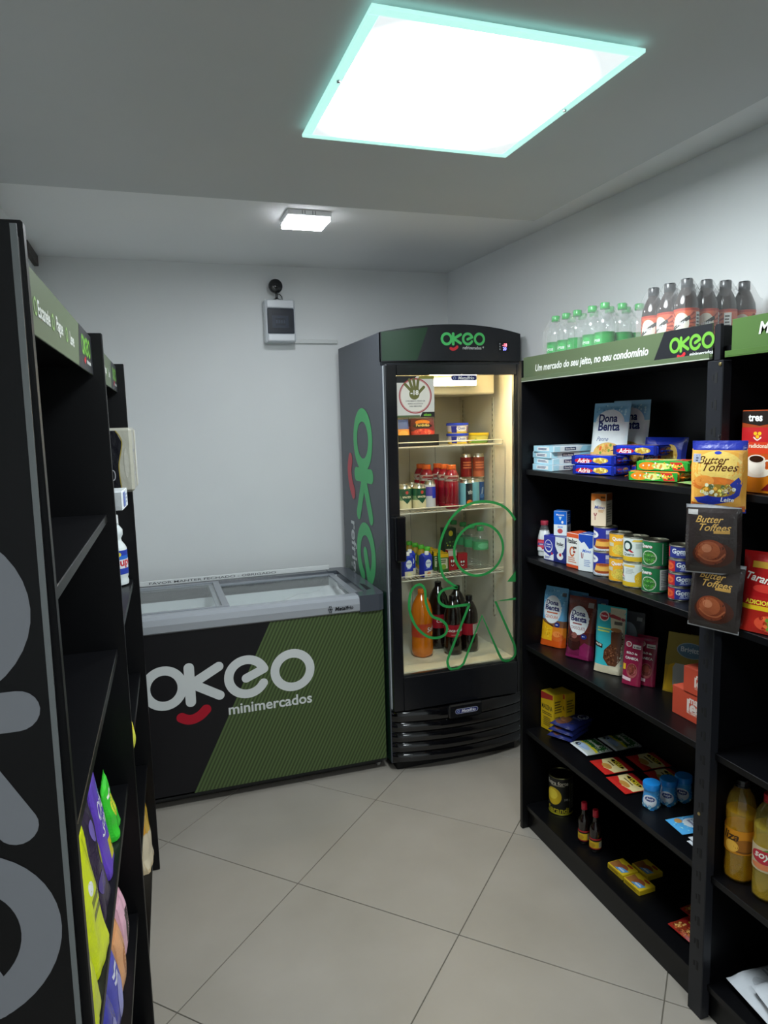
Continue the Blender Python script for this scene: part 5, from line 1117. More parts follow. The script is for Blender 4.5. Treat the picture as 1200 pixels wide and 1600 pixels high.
CHO = [('r', -0.96, 0.03, 0.96, 0.97, '20285E'), ('e', -0.35, 0.30, 0.55, 0.24, '5E3A2C'), ('e', -0.3, 0.36, 0.4, 0.14, '7E5440'), ('e', 0.4, 0.76, 0.40, 0.15, 'B0B6C6'), ('e', 0.4, 0.76, 0.33, 0.115, '20285E'), ('t', 'Coco', 0.4, 0.76, 0.2, 'C4CADA', B1), ('x', -0.1, 0.5, 0.8, 0.6, 2, '6A76A8')]
for k in range(3):
    pouch('grated_coconut_pack', ['navy blue pack at the bottom of a stack of three', 'navy blue pack in the middle of a stack of three', 'navy blue pack on top of a stack of three'][k], 'packet', (1.366+0.006*k, 2.148+0.004*k, Z+0.0115+k*0.0195), -62-3*k, 0.100, 0.150, 0.0195, 'brick', [(1, '1B2254')], CHO, flat=True, seed=60+k, group='navy blue packs stacked', wr=0.002)
CHE = lambda d_: [('r', -0.95, 0.05, 0.95, 0.95, 'A4AAA4' if not d_ else '4A524C'), ('p', [(-0.95, 0.42), (0.95, 0.42), (0.95, 0.9), (-0.95, 0.9)], '2A5A2A' if not d_ else '1E3020'), ('r', -0.95, 0.36, 0.95, 0.46, 'B8B028' if not d_ else '5A5A22'), ('t', 'Parmesão', 0, 0.64, 0.66, 'CED2C4' if not d_ else '6A6E64', BI), ('e', 0, 0.20, 0.6, 0.12, '8FA4C0' if not d_ else '444C58'), ('e', -0.5, 0.16, 0.25, 0.08, '2A2E3A')]
pouch('grated_cheese_pack', 'white and green grated cheese packet at the shelf front', 'packet', (1.385, 2.053, Z+0.009), -91, 0.108, 0.105, 0.016, 'flat', [(0.08, 'C4C8CC'), (0.92, '9AA09A'), (1, 'C4C8CC')], CHE(0), flat=True, seed=64, mat='film', wr=0.003)
pouch('grated_cheese_pack', 'grated cheese packet lying behind the white and green front one', 'packet', (1.500, 2.048, Z+0.009), -91, 0.112, 0.110, 0.016, 'flat', [(0.08, 'C4C8CC'), (0.92, '9AA09A'), (1, 'C4C8CC')], CHE(0), flat=True, seed=65, wr=0.003)
SOP = lambda f: [('p', [(-0.97, 0.03), (0.97, 0.03), (0.97, 0.30), (0.2, 0.16), (-0.97, 0.42)], f('A8241E')), ('p', [(-0.97, 0.42), (0.2, 0.16), (0.97, 0.30), (0.97, 0.78), (-0.97, 0.78)], f('C4B684')), ('r', -0.97, 0.78, 0.97, 0.97, f('9A1E1E')), ('e', 0.05, 0.68, 0.72, 0.10, f('16140E')), ('g', 0.05, 0.68, 0.74, 0.105, 0.05, f('C0A82A')), ('t', 'YOKI', 0.05, 0.68, 0.46, f('C8B02A'), B2), ('e', 0.1, 0.30, 0.45, 0.12, f('A87A3A')), ('x', -0.5, 0.46, 0.5, 0.54, 1, f('5A4A22'))]
so = [(1.371, 1.920, 0.100, 0.110, 'red and cream soup sachet, front one farther from the post'), (1.355, 1.8005, 0.110, 0.098, 'red and cream soup sachet, front one nearer the pots'), (1.505, 1.900, 0.105, 0.110, 'red soup sachet lying farthest back by the cheese packet'), (1.490, 1.788, 0.105, 0.100, 'red soup sachet lying behind the blue-lidded pots')]
for k, (x, y, w_, h_, lb) in enumerate(so):
    pouch('soup_sachet', lb, 'sachet', (x, y, Z+0.0055), -94, w_, h_, 0.009, 'flat', [(1, 'A8221C')], SOP(lambda c: c), flat=True, seed=66+k, group='red soup sachets', mat='film')
YP = [(0, 0.002), (0.022, 0.0), (0.0255, 0.006), (0.0265, 0.018), (0.0235, 0.040), (0.0225, 0.052), (0.0225, 0.060)]
for k, (x, y, lb) in enumerate(((1.387, 1.6685, 'blue-lidded yeast pot in front, nearest the shelf edge'), (1.4485, 1.667, 'blue-lidded yeast pot in the middle of the three'), (1.5045, 1.666, 'blue-lidded yeast pot at the back of the three'))):
    t = thing('yeast_pot', lb, 'jar', (x, y, Z), -40, 'blue yeast pots')
    mb = MB(); mb.lathe(YP, 28, 'C2CAD4', 'gloss', cols=['4A9AD0', '4A9AD0', '4A9AD0', '3E90CA', '3E90CA', '3E90CA'])
    def ym(a, b_, off):
        z = b_; r_ = 0.0265 if z < 0.018 else (0.0265+(0.0235-0.0265)*(z-0.018)/0.022 if z < 0.04 else 0.0232)
        return ((r_+0.0004+off)*math.sin(a/0.025), -(r_+0.0004+off)*math.cos(a/0.025), z)
    mb.build('pot', t)
    mb = MB(); art(mb, [('e', -0.15, 0.48, 0.55, 0.32, 'C6CCD6'), ('e', -0.12, 0.58, 0.40, 0.13, '23306E'), ('t', 'Royal', -0.12, 0.58, 0.22, 'D5DAE6', B1), ('d', 0, 0.18, 0.8, 0.14, 14, 0.09, ['8FC4E4', '2A78B8', 'B4D8EC']), ('d', 0.7, 0.6, 0.25, 0.3, 12, 0.07, ['2A78B8', '6AB0DC'])], 0.0785, 0.058, ym, ml=0.005, mat='gloss'); mb.build('printed_artwork', t, fixn=False)
    mb = MB(); mb.lathe([(0.0225, 0.059), (0.0255, 0.060), (0.0258, 0.076), (0.0245, 0.0785), (0, 0.0785)], 30, '1C78C0', 'gloss', wob=lambda a, z: 1+0.012*(int(a*20/math.pi) % 2)); mb.build('lid', t)
pouch('baking_sachet', 'light blue baking sachet lying near the post', 'sachet', (1.367, 1.548, Z+0.004), -95, 0.080, 0.115, 0.007, 'flat', [(1, '4A9CD2')], [('d', 0, 0.5, 0.92, 0.46, 60, 0.07, ['7ABCE2', '2E84C2', 'A4D2EA']), ('e', 0, 0.55, 0.62, 0.25, 'C2CCD6'), ('t', 'Dona', -0.05, 0.62, 0.36, '26306E', B1), ('t', 'Benta', 0, 0.51, 0.40, '26306E', B1), ('e', -0.5, 0.25, 0.3, 0.09, 'B08248'), ('e', 0.55, 0.82, 0.3, 0.09, 'B08248')], flat=True, seed=71, mat='paper')
for k in range(2):
    pouch('white_sachet', ['plain white sachet lying by the post, lower one', 'plain white sachet lying by the post, upper one'][k], 'sachet', (1.352+0.006*k, 1.440+0.005*k, Z+0.004+0.007*k), -92-4*k, 0.080, 0.10, 0.007, 'flat', [(1, 'BDC2C8')], [('x', -0.6, 0.3, 0.6, 0.6, 3, '8C939C')], flat=True, seed=73+k, mat='paper', group='white sachets')

# ---- bottom deck (0.10)
Z = 0.1005
can_thing('powdered_milk_can', 'black and yellow can standing alone on the bottom shelf', 'can', (1.412, 2.205, Z), -48, 0.0455, 0.150, [(0.04, 'A09A20'), (1, '14140F')], [('e', -0.25, 0.50, 0.46, 0.24, 'BFA018'), ('e', -0.30, 0.55, 0.30, 0.14, 'D8BC34'), ('t', 'Extra forte', -0.05, 0.88, 0.62, 'C8C4B4', B1), ('x', -0.4, 0.79, 0.5, 0.83, 1, '9A9684'), ('t', 'Sarandi', 0.0, 0.13, 0.62, 'A89A1E', B1), ('t', '395 g', 0.52, 0.42, 0.18, 'B0AC9C'), ('r', 0.66, 0.1, 0.70, 0.9, '5A5848'), ('x', 0.78, 0.15, 1.2, 0.85, 9, '66645A')], rim='8F8C5C', lidc='4A4A46', lid_in=0.002)
SY = [(0, 0.003), (0.016, 0.0), (0.0195, 0.004), (0.0200, 0.012), (0.0200, 0.075), (0.0175, 0.090), (0.0095, 0.102), (0.0082, 0.112), (0.0082, 0.130)]
for (x, y, lb) in ((1.3745, 1.998, 'small dark sauce bottle with red cap, the rear of the pair'), (1.383, 1.943, 'small dark sauce bottle with red cap, the front of the pair')):
    bottle_thing('sauce_bottle', lb, 'bottle', (x, y, Z), -45, SY, '130A08', 'liquid', (0.0098, 0.128, 0.150), 'A8182C', (0.014, 0.052, [(0.10, '8A1A1E'), (0.72, 'BF9E1E'), (0.86, '1E1612'), (1.0, '9A1C22')]), [('r', 0.5, 0.15, 1.0, 0.7, 'A8A48E'), ('x', 0.55, 0.2, 0.95, 0.65, 4, '5A5644'), ('e', -0.2, 0.4, 0.3, 0.2, 'A8801A')], 'dark sauce bottles')
CUB = [('r', -1, 0, 1, 1, 'C2A41C'), ('p', [(-0.95, 0.05), (0.2, 0.05), (-0.2, 0.6), (-0.95, 0.7)], '8A5A2A'), ('e', 0.1, 0.45, 0.55, 0.26, '8A4A26'), ('p', [(-0.3, 0.1), (0.7, 0.1), (0.85, 0.5), (0.1, 0.42)], '4A86B8'), ('e', 0.3, 0.85, 0.35, 0.08, '9A2A1E'), ('t', 'caldo', 0.3, 0.28, 0.35, 'D2DEE6', B1)]
for (x, y, lb, c_) in ((1.366, 1.810, 'yellow stock cube box at the front, left of the joined pair', 'C2A41C'), (1.367, 1.728, 'yellow stock cube box at the front, right of the joined pair', 'C2A41C'), (1.438, 1.778, 'yellow stock cube box lying behind the front pair', 'C2A41C')):
    box_pack('stock_cube_box', lb, 'box', (x, y, Z), -88, 0.076, 0.062, 0.017, c_, [('r', -1, 0, 1, 1, 'B89A16'), ('x', -0.8, 0.25, 0.8, 0.75, 2, '7A5A12')], top=CUB, group='yellow stock cube boxes')
SZ = [('r', -0.96, 0.04, 0.96, 0.96, '9A2420'), ('p', [(-0.96, 0.04), (0.96, 0.04), (0.96, 0.34), (0, 0.46), (-0.96, 0.40)], '7A3018'), ('d', 0, 0.24, 0.9, 0.2, 60, 0.07, ['C08A4A', 'A85A2A', '5E1E12', 'D2A860']), ('t', 'sazón', 0.1, 0.68, 0.66, 'CFAE2A', BI), ('x', -0.4, 0.50, 0.6, 0.56, 1, 'C9A24A')]
for k, (x, y, lb) in enumerate(((1.362, 1.488, 'red and yellow seasoning packet at the front by the post'), (1.440, 1.545, 'seasoning packet lying farther back than the front red one'))):
    pouch('seasoning_packet', lb, 'packet', (x, y, Z+0.010), -86, 0.125 if k == 0 else 0.095, 0.09, 0.018, 'pillow', [(1, '9A2420')], SZ, flat=True, seed=80+k, group='seasoning packets', wr=0.003)

# ---- second bay
COF = [('r', -1, 0, 1, 0.80, 'A8461A'), ('r', -1, 0.0, 1, 0.30, 'B86A14'), ('r', -1, 0.62, 1, 0.80, 'A81E22'), ('r', -1, 0.48, 1, 0.62, 'B8381E'), ('p', [(-1, 1), (1, 1), (1, 0.86), (0, 0.82), (-1, 0.86)], '1E1614'), ('t', 'tres', -0.25, 0.915, 0.40, 'DAD6D2', B2), ('e', -0.1, 0.705, 0.26, 0.055, 'A8262A'), ('e', -0.22, 0.725, 0.10, 0.022, 'CFA41E'), ('e', 0.02, 0.725, 0.10, 0.022, 'CFA41E'), ('e', -0.1, 0.685, 0.10, 0.022, 'CFA41E'), ('l', [(-0.32, 0.68), (-0.1, 0.645), (0.12, 0.68)], 0.06, 'D6C8C0'), ('t', 'Tradicional', -0.12, 0.575, 0.62, 'E0C8B0', B1), ('e', -0.1, 0.245, 0.74, 0.06, 'CEC6B8'), ('e', -0.1, 0.34, 0.52, 0.12, 'D6CFC4'), ('e', -0.1, 0.41, 0.50, 0.055, 'C9C1B4'), ('e', -0.1, 0.412, 0.40, 0.042, '24120A'), ('g', 0.5, 0.34, 0.22, 0.07, 0.08, 'D0C8BC'), ('p', [(0.2, 0.03), (1, 0.03), (1, 0.16), (0.6, 0.12)], '6E1418')]
box_pack('coffee_pack', 'red, orange and black vacuum coffee pack beside the hanging candy', 'coffee pack', (1.335, 1.272, 1.4105), -88, 0.100, 0.065, 0.192, '8E3A1A', COF, left=[('r', -1, 0, 1, 1, '7A2A14')], mat='gloss', body='pack')
pouch('tomato_sauce_pouch', 'red tomato sauce pouch with yellow band, beside the hanging candy', 'sauce pouch', (1.345, 1.238, 1.0855), -72, 0.125, 0.188, 0.055, 'stand', [(0.28, '8E1E16'), (0.31, 'BFA01E'), (0.44, '9A1C1C'), (0.47, 'BFA01E'), (1, '961618')],
      [('t', 'ADICIONAL', -0.1, 0.375, 0.62, 'D5BE3A', B2), ('t', 'Tarantella', 0.0, 0.66, 0.80, 'D6CFC8', {'b': 0.02, 's': 0.3, 'rot': -8}), ('e', 0, 0.55, 0.5, 0.05, 'B8322A'), ('r', -0.6, 0.80, 0.3, 0.88, 'A8822A'), ('e', 0.3, 0.13, 0.6, 0.10, 'B8422A'), ('d', 0.3, 0.13, 0.55, 0.09, 14, 0.08, ['C85A32', '8A1E14', '5A7A2A'])], lean=-4, seed=90)
OP = [(0.90*a, b_) for a, b_ in ((0, 0.008), (0.015, 0.003), (0.028, 0.0), (0.0385, 0.008), (0.0400, 0.020), (0.0385, 0.060), (0.0400, 0.075), (0.0400, 0.145), (0.0375, 0.155), (0.0400, 0.170), (0.0395, 0.195), (0.0330, 0.222), (0.0200, 0.243), (0.0140, 0.250), (0.0135, 0.254))]
OL = ([(0.90*a, b_) for a, b_ in ((0, 0.010), (0.0265, 0.003), (0.0370, 0.010), (0.0385, 0.022), (0.0370, 0.060), (0.0385, 0.075), (0.0385, 0.145), (0.0360, 0.155), (0.0385, 0.170), (0.0380, 0.186), (0, 0.186))], 'DCA01E', 'oilplastic')
flut = lambda a, z: 1+(0.022*math.sin(a*9) if (z < 0.07 and z > 0.004) else 0)
bottle_thing('oil_bottle', 'cooking oil bottle with black cap and orange label, beside the post', 'bottle', (1.372, 1.316, 0.4105), -50, OP, 'E0B040', 'pet', (0.0165, 0.252, 0.268), '101012', (0.080, 0.143, 'B8780E'), [('t', 'liza', -0.35, 0.72, 0.36, '3A2208', BI), ('e', 0.25, 0.35, 0.45, 0.30, '8A5410'), ('e', -0.3, 0.30, 0.3, 0.24, 'D2A03A'), ('x', -0.1, 0.08, 0.8, 0.16, 1, '5A3408')], 'cooking oil bottles', liquid=OL, wob=flut)
bottle_thing('oil_bottle', 'cooking oil bottle with red cap and cream label at the frame edge', 'bottle', (1.378, 1.233, 0.4105), -55, OP, 'D8C060', 'pet', (0.0165, 0.252, 0.268), 'A81A24', (0.080, 0.143, 'B8A888'), [('e', -0.1, 0.60, 0.6, 0.28, 'A82432'), ('t', 'soya', -0.1, 0.60, 0.42, 'DDD4C8', BI), ('p', [(-0.2, 0.86), (0.1, 0.98), (0.2, 0.88)], '4A7A2E'), ('e', -0.2, 0.2, 0.5, 0.12, 'C8744A')], 'cooking oil bottles', liquid=(OL[0], 'D8BA40', 'oilplastic'), wob=flut)
RIC = [('x', -0.7, 0.35, 0.7, 0.5, 3, '8C929C'), ('p', [(-0.9, 0.62), (0.3, 0.62), (0.3, 0.86), (-0.9, 0.86)], '1A2244'), ('t', 'Arroz', -0.3, 0.74, 0.4, 'BFC5D2', B1), ('e', 0.1, 0.22, 0.6, 0.1, 'AEB2B8')]
for k, (x, y, lb, r_) in enumerate(((1.338, 1.240, 'white and navy rice bag lying on the bottom shelf, lower one', -96), (1.330, 1.165, 'white and navy rice bag lying on top of the other', -104))):
    pouch('rice_bag', lb, 'rice bag', (x, y, 0.1005+0.026+0.040*k), r_, 0.16, 0.24, 0.05, 'brick', [(1, 'C2C6CC')], RIC, flat=True, seed=95+k, group='rice bags', wr=0.004)

# ================================================================== GOODS IN THE FRIDGE
def fpouch(*a, **k): return pouch(*a, **k)
# tray with sausage packs
mb_o = (1.185, 3.09, SH1)
t = thing('display_tray', 'black card tray holding cold packs on the top fridge shelf', 'tray', mb_o)
mb = MB()
for (a, b_, c_, d_, e_, f_) in ((-0.098, 0.098, -0.05, -0.046, 0, 0.052), (-0.098, 0.098, 0.086, 0.09, 0, 0.052), (-0.098, -0.094, -0.046, 0.086, 0, 0.052), (0.094, 0.098, -0.046, 0.086, 0, 0.052), (-0.094, 0.094, -0.046, 0.086, 0, 0.004)): mb.box(a, b_, c_, d_, e_, f_, '0E0E10', 'paper')
mb.build('tray', t); mb = MB(); mb.box(-0.012, -0.008, -0.046, 0.086, 0.004, 0.05, '151517', 'paper'); mb.build('divider', t)
fpouch('sausage_pack', 'maroon and red cold meat pack standing in the black tray', 'cold pack', (1.228, 3.100, SH1+0.006), -12, 0.112, 0.122, 0.03, 'stand', [(0.5, 'A8322A'), (1, '5A1A22')], [('e', 0, 0.84, 0.62, 0.10, 'D07A1E'), ('e', 0, 0.70, 0.8, 0.10, '1E1210'), ('t', 'Perdigão', 0, 0.71, 0.56, 'E4C070', B1), ('e', 0, 0.46, 0.8, 0.13, 'B8342E'), ('d', 0, 0.46, 0.7, 0.1, 16, 0.1, ['D05A4A', '9A2420', 'E07A62'])], lean=-8, seed=100)
fpouch('sausage_pack', 'blue and orange cold pack at the left of the black tray', 'cold pack', (1.130, 3.100, SH1+0.006), 8, 0.070, 0.118, 0.03, 'stand', [(0.62, 'D08A3A'), (1, '3A52A0')], [('e', 0, 0.40, 0.7, 0.16, 'E0A452'), ('p', [(-0.9, 0.62), (0.9, 0.66), (0.6, 0.98), (-0.6, 0.98)], '4A62B0')], lean=-8, seed=101)
fpouch('sausage_pack', 'dark red cold pack wedged in the middle of the tray', 'cold pack', (1.176, 3.128, SH1+0.006), 30, 0.060, 0.120, 0.02, 'stand', [(0.5, '6A221C'), (1, '3A1A1C')], [('e', 0, 0.5, 0.6, 0.2, '8A3226')], lean=-8, seed=102)
def tub(label, loc, r, h_, lidc, body, art_, grp=None):
    t = thing('margarine_tub', label, 'tub', loc, -10, grp)
    mb = MB(); mb.lathe([(0, 0), (r*0.86, 0), (r*0.88, 0.002), (r*0.97, h_-0.010)], 32, body, 'gloss')
    mb.build('tub', t)
    mb = MB(); Wm = math.pi*r*0.92
    art(mb, art_, Wm, h_-0.014, lambda a, b_, off: ((r*(0.88+0.09*b_/(h_-0.01))+0.0006+off)*math.sin(a/(r*0.92)), -(r*(0.88+0.09*b_/(h_-0.01))+0.0006+off)*math.cos(a/(r*0.92)), b_+0.002), ml=0.006, mat='gloss'); mb.build('printed_artwork', t, fixn=False)
    mb = MB(); mb.lathe([(r*0.95, h_-0.012), (r*1.02, h_-0.011), (r*1.02, h_-0.002), (r*0.98, h_), (r*0.9, h_-0.001), (0, h_-0.001)], 32, lidc, 'gloss'); mb.build('lid', t)
    return t
QL = [('r', -1, 0.0, 1, 0.2, 'D0B02A'), ('r', -1, 0.2, 1, 1, 'B9B2B4'), ('r', -0.55, 0.05, -0.2, 0.95, '2A2F86'), ('e', 0.12, 0.58, 0.34, 0.34, 'DAD6DA'), ('t', 'Qualy', 0.12, 0.6, 0.26, '2A3A9A', B1), ('r', 0.5, 0.1, 0.8, 0.9, '8A6A9A'), ('e', 0.85, 0.4, 0.2, 0.3, 'C0703A')]
tub('blue-lidded margarine tub at the bottom of the stacked pair', (1.421, 3.135, SH1), 0.0535, 0.050, '2438A8', 'C9BE8A', QL, 'blue lidded tubs'); tub('blue-lidded margarine tub on top of the other', (1.421, 3.135, SH1+0.0502), 0.0535, 0.050, '2438A8', 'C4BFC4', QL, 'blue lidded tubs')
tub('yellow-lidded margarine tub beside the blue-lidded stack', (1.530, 3.150, SH1), 0.060, 0.050, 'DDB41E', 'CDB43A', [('r', -1, 0, 1, 1, 'C8B84A'), ('p', [(-0.6, 0), (0.9, 0), (0.9, 0.5), (0, 0.9)], '6E9A3A'), ('e', 0.2, 0.6, 0.4, 0.3, 'E0C85A')])
# middle shelf
Z = SH2
GP = [(0, 0.004), (0.016, 0.002), (0.030, 0.0), (0.0345, 0.006), (0.0345, 0.020), (0.0330, 0.024), (0.0345, 0.028), (0.0345, 0.128), (0.0315, 0.134), (0.0345, 0.142), (0.0330, 0.158), (0.0240, 0.180), (0.0190, 0.186), (0.0190, 0.190)]
def sport(loc, lb, src=None):
    return bottle_thing('sports_drink_bottle', lb, 'bottle', loc, -20, GP, '7A0F1E', 'liquid', (0.0215, 0.188, 0.206), 'D9622A', (0.130, 0.158, [(0.5, '8A7A72'), (1, 'A08A80')]), [('p', [(-0.6, 0.2), (0.5, 0.1), (0.7, 0.7), (-0.3, 0.8)], '7A2A2A'), ('x', -0.6, 0.1, 0.7, 0.45, 2, 'C8BFB8')], 'red sports drinks with orange caps', labmat='vinyl')
ss = sport((1.352, 3.058, Z), 'red sports drink at the front of the orange-capped row')
for k, lb in enumerate(('red sports drink, second in the orange-capped row', 'red sports drink, third in the orange-capped row')): copy_thing(ss, lb, (1.348-0.004*k, 3.132+0.074*k, Z))
for k, lb in enumerate(('red sports drink at the front of the left, rear column', 'red sports drink behind it in the left column')): copy_thing(ss, lb, (1.268, 3.165+0.074*k, Z))
def drinkcan(name, lb, loc, rz, r, h_, bands, art_, grp, top='C2BEB0'):
    t = thing(name, lb, 'can', loc, rz, grp)
    mb = MB(); mb.lathe([(0, 0.006), (r*0.7, 0.005), (r*0.78, 0.0), (r, 0.010)], 30, top, 'metal'); mb.build('can_base', t); mb = MB()
    mb.lathe([(r, h_-0.016), (r*0.84, h_-0.003), (r*0.86, h_), (r*0.80, h_), (r*0.78, h_-0.004), (0, h_-0.004)], 30, top, 'metal'); mb.build('can_top', t)
    mb = MB(); pr = [(r, 0.010)]; cs = []
    for fr_, c_ in bands: pr.append((r, 0.010+(h_-0.026)*fr_)); cs.append(c_)
    mb.lathe(pr, 30, cols=cs, mat='gloss')
    if art_: art(mb, art_, math.pi*r, h_-0.026, lambda a, b_, off: ((r+0.0003+off)*math.sin(a/r), -(r+0.0003+off)*math.cos(a/r), b_+0.010), ml=0.005, mat='gloss')
    mb.build('printed_wrap', t, fixn=False)
    mb = MB(); mb.box(-0.008, 0.008, -0.012, 0.010, h_-0.004, h_-0.0025, 'D0CCBE', 'metal', 0.0005); mb.build('ring_pull', t)
    return t
SPT = [('p', [(-0.55, 0.98), (0.55, 0.98), (0.55, 0.55), (0, 0.25), (-0.55, 0.55)], '1E4A34'), ('p', [(-0.46, 0.50), (0.46, 0.50), (0.46, 0.66), (-0.46, 0.66)], '1A3E2C'), ('t', 'SPATEN', 0, 0.58, 0.42, 'D5CDA8', B2), ('e', 0, 0.80, 0.14, 0.08, 'B04438'), ('r', -1.6, 0.98, 1.6, 1.0, 'C8B878')]
sc_ = drinkcan('beer_can', 'green and cream beer can at the front of the group', (1.192, 3.075, Z), 6, 0.0325, 0.122, [(0.42, 'C9C09A'), (0.62, '6E8A62'), (1, '2A5A40')], SPT, 'green and cream beer cans')
for (x, y, lb) in ((1.124, 3.085, 'green and cream beer can left of the front one'), (1.186, 3.145, 'green and cream beer can behind the front one'), (1.118, 3.155, 'green and cream beer can behind the left one'), (1.062, 3.120, 'green and cream beer can against the left fridge wall')): copy_thing(sc_, lb, (x, y, Z), random.uniform(-20, 30))
drinkcan('energy_drink_can', 'slim silver and blue energy drink can beside the beer cans', (1.252, 3.085, Z), 20, 0.0265, 0.134, [(0.5, 'B9B8BE'), (0.9, '5A4A9A'), (1, 'C8C6C6')], [('p', [(-0.2, 0.4), (1.2, 0.4), (1.2, 0.85), (-0.2, 0.9)], '2A38A8')], None)
BLU = [('r', -1.3, 0, 1.3, 1, '6AA4B4'), ('r', -0.35, 0.02, 0.75, 0.98, '20262E'), ('t', 'vibe', 0.2, 0.62, 0.34, 'D0D4D2', B1), ('x', -0.1, 0.5, 0.5, 0.56, 1, 'A8ACAC'), ('e', 0.05, 0.16, 0.30, 0.10, 'D07A2A'), ('e', 0.35, 0.14, 0.22, 0.08, 'C84A3A'), ('r', 0.75, 0, 1.3, 1, '6A9A8A')]
bc = drinkcan('cocktail_can', 'pale blue and black can right of the sports drinks', (1.425, 3.055, Z), 4, 0.031, 0.134, [(1, '6AA4B4')], BLU, 'pale blue and green cans')
copy_thing(bc, 'pale green can right behind the pale blue one', (1.476, 3.085, Z), 80); copy_thing(bc, 'pale can at the back, behind the pale blue one', (1.432, 3.122, Z), 110)
REDC = [('r', -1.3, 0, 1.3, 0.3, 'A8583A'), ('x', -0.6, 0.4, 0.8, 0.8, 3, 'C8704A')]
BLC2 = [('t', 'beats', 0.1, 0.55, 0.4, '9AB4D4', {'b': 0.02, 'rot': 80}), ('e', 0.1, 0.3, 0.4, 0.1, '3A6AAA')]
drinkcan('tall_can', 'tall blue can at the right of the middle fridge shelf', (1.545, 3.165, Z), 0, 0.029, 0.126, [(1, '1F4A86')], BLC2, 'tall cans stacked'); drinkcan('tall_can', 'copper red can standing on the tall blue can', (1.545, 3.165, Z+0.126), 0, 0.029, 0.122, [(0.25, 'B0704A'), (1, '8A3A26')], REDC, 'tall cans stacked')
drinkcan('tall_can', 'blue can behind the pale green can, lower of two', (1.490, 3.190, Z), 0, 0.029, 0.126, [(1, '1C3C6E')], None, 'tall cans stacked'); drinkcan('tall_can', 'dark red can standing behind the pale green can', (1.490, 3.190, Z+0.126), 0, 0.029, 0.122, [(1, '7A1E1E')], REDC[1:], 'tall cans stacked')
# lower shelf
Z = SH3
def milk(lb, loc, rz, c2):
    t = thing('milk_drink_carton', lb, 'carton', loc, rz, 'small blue milk drinks')
    w_ = 0.046; mb = MB()
    mb.box(-w_/2, w_/2, -w_/2, w_/2, 0, 0.098, '20309A', 'gloss', 0.0015)
    mb.add([(-w_/2, -w_/2, 0.0975), (w_/2, -w_/2, 0.0975), (w_/2, w_/2, 0.0975), (-w_/2, w_/2, 0.0975), (-w_/2, 0, 0.112), (w_/2, 0, 0.112)], [(0, 1, 5, 4), (2, 3, 4, 5), (0, 4, 3), (1, 2, 5)], '2A3AA6', 'gloss'); mb.build('carton', t)
    mb = MB(); ar_ = [('r', -1, 0, 1, 0.32, 'C8C0AC'), ('e', 0, 0.68, 0.7, 0.20, 'CBD0DC'), ('t', 'Piracanjuba', 0, 0.70, 0.58, '20309A', {'b': 0.02, 'h': 0.09}), ('x', -0.5, 0.42, 0.5, 0.5, 1, '8A96D0'), ('e', 0.1, 0.16, 0.5, 0.10, c2)]
    art(mb, ar_, w_*0.98, 0.096, lambda a, b_, off: (a, -w_/2-off, b_+0.001), mat='gloss'); art(mb, ar_, w_*0.98, 0.096, lambda a, b_, off: (w_/2+off, a, b_+0.001), mat='gloss'); mb.build('printed_artwork', t, fixn=False)
    mb = MB(); mb.lathe([(0.0105, 0), (0.0105, 0.014), (0.009, 0.016), (0, 0.016)], 20, 'D9D8D2', 'gloss', (0, -0.009, 0.106)); mb.build('cap', t)
milk('small blue milk drink carton, front left on the lower fridge shelf', (1.115, 3.055, Z), 8, 'D6CC9A'); milk('small blue milk drink carton with peach label, right of the front one', (1.203, 3.035, Z), 12, 'C8845A'); milk('small blue milk drink carton in the row behind', (1.150, 3.115, Z), 5, 'D6C46A')
def juice(lb, loc, rz, body, lidc, art_, grp, w_=0.044, h_=0.098):
    return box_pack('juice_box', lb, 'juice box', loc, rz, w_, 0.034, h_, body, art_, art_, top=[('r', -1, 0, 1, 1, lidc)], group=grp, mat='gloss')
JY = [('r', -1, 0.80, 1, 1, 'D0A41E'), ('r', -1, 0, 1, 0.80, '3A5A2E'), ('r', -0.8, 0.2, 0.8, 0.74, 'B8B49A'), ('x', -0.7, 0.5, 0.7, 0.7, 2, '3A4A2E'), ('e', 0, 0.3, 0.5, 0.14, '7A9A3A')]
for k in range(4): juice(['yellow-topped juice box at the front of its row', 'yellow-topped juice box, second in its row', 'yellow-topped juice box, third in its row', 'yellow-topped juice box at the back of its row'][k], (1.312-0.004*k, 3.075+0.052*k, Z), -8, '33502A', 'D0A41E', JY, 'yellow topped juice boxes', 0.050, 0.094)
JG = [('r', -1, 0.86, 1, 1, '5AA63A'), ('r', -1, 0, 1, 0.86, '4A5230'), ('e', 0, 0.4, 0.6, 0.2, '8A8A3A')]
for k in range(4):
    t = bottle_thing('small_juice_bottle', ['green-capped small juice bottle at the front of the back row', 'green-capped small juice bottle, second in the back row', 'green-capped small juice bottle, third in the back row', 'green-capped small juice bottle, farthest left in the back row'][k], 'bottle', (1.262-0.008*k, 3.160+0.062*k, Z), 0, [(0, 0.002), (0.020, 0), (0.023, 0.006), (0.023, 0.075), (0.016, 0.092), (0.0125, 0.100), (0.0125, 0.104)], 'A88A2A', 'liquid', (0.0150, 0.102, 0.118), '5AB83A', (0.02, 0.07, '4A6A32'), [('e', 0, 0.5, 0.4, 0.3, 'C9B24A')], 'green capped small juice bottles')
RK = [('r', -1, 0, 1, 1, '9A2228'), ('r', -1, 0.72, 1, 1, 'B8A8A0'), ('e', 0, 0.36, 0.66, 0.24, '7A1A1E'), ('e', -0.25, 0.46, 0.18, 0.07, 'DAD4CE'), ('e', 0.25, 0.46, 0.18, 0.07, 'DAD4CE'), ('l', [(-0.3, 0.28), (0, 0.20), (0.3, 0.28)], 0.10, 'E4DCD4')]
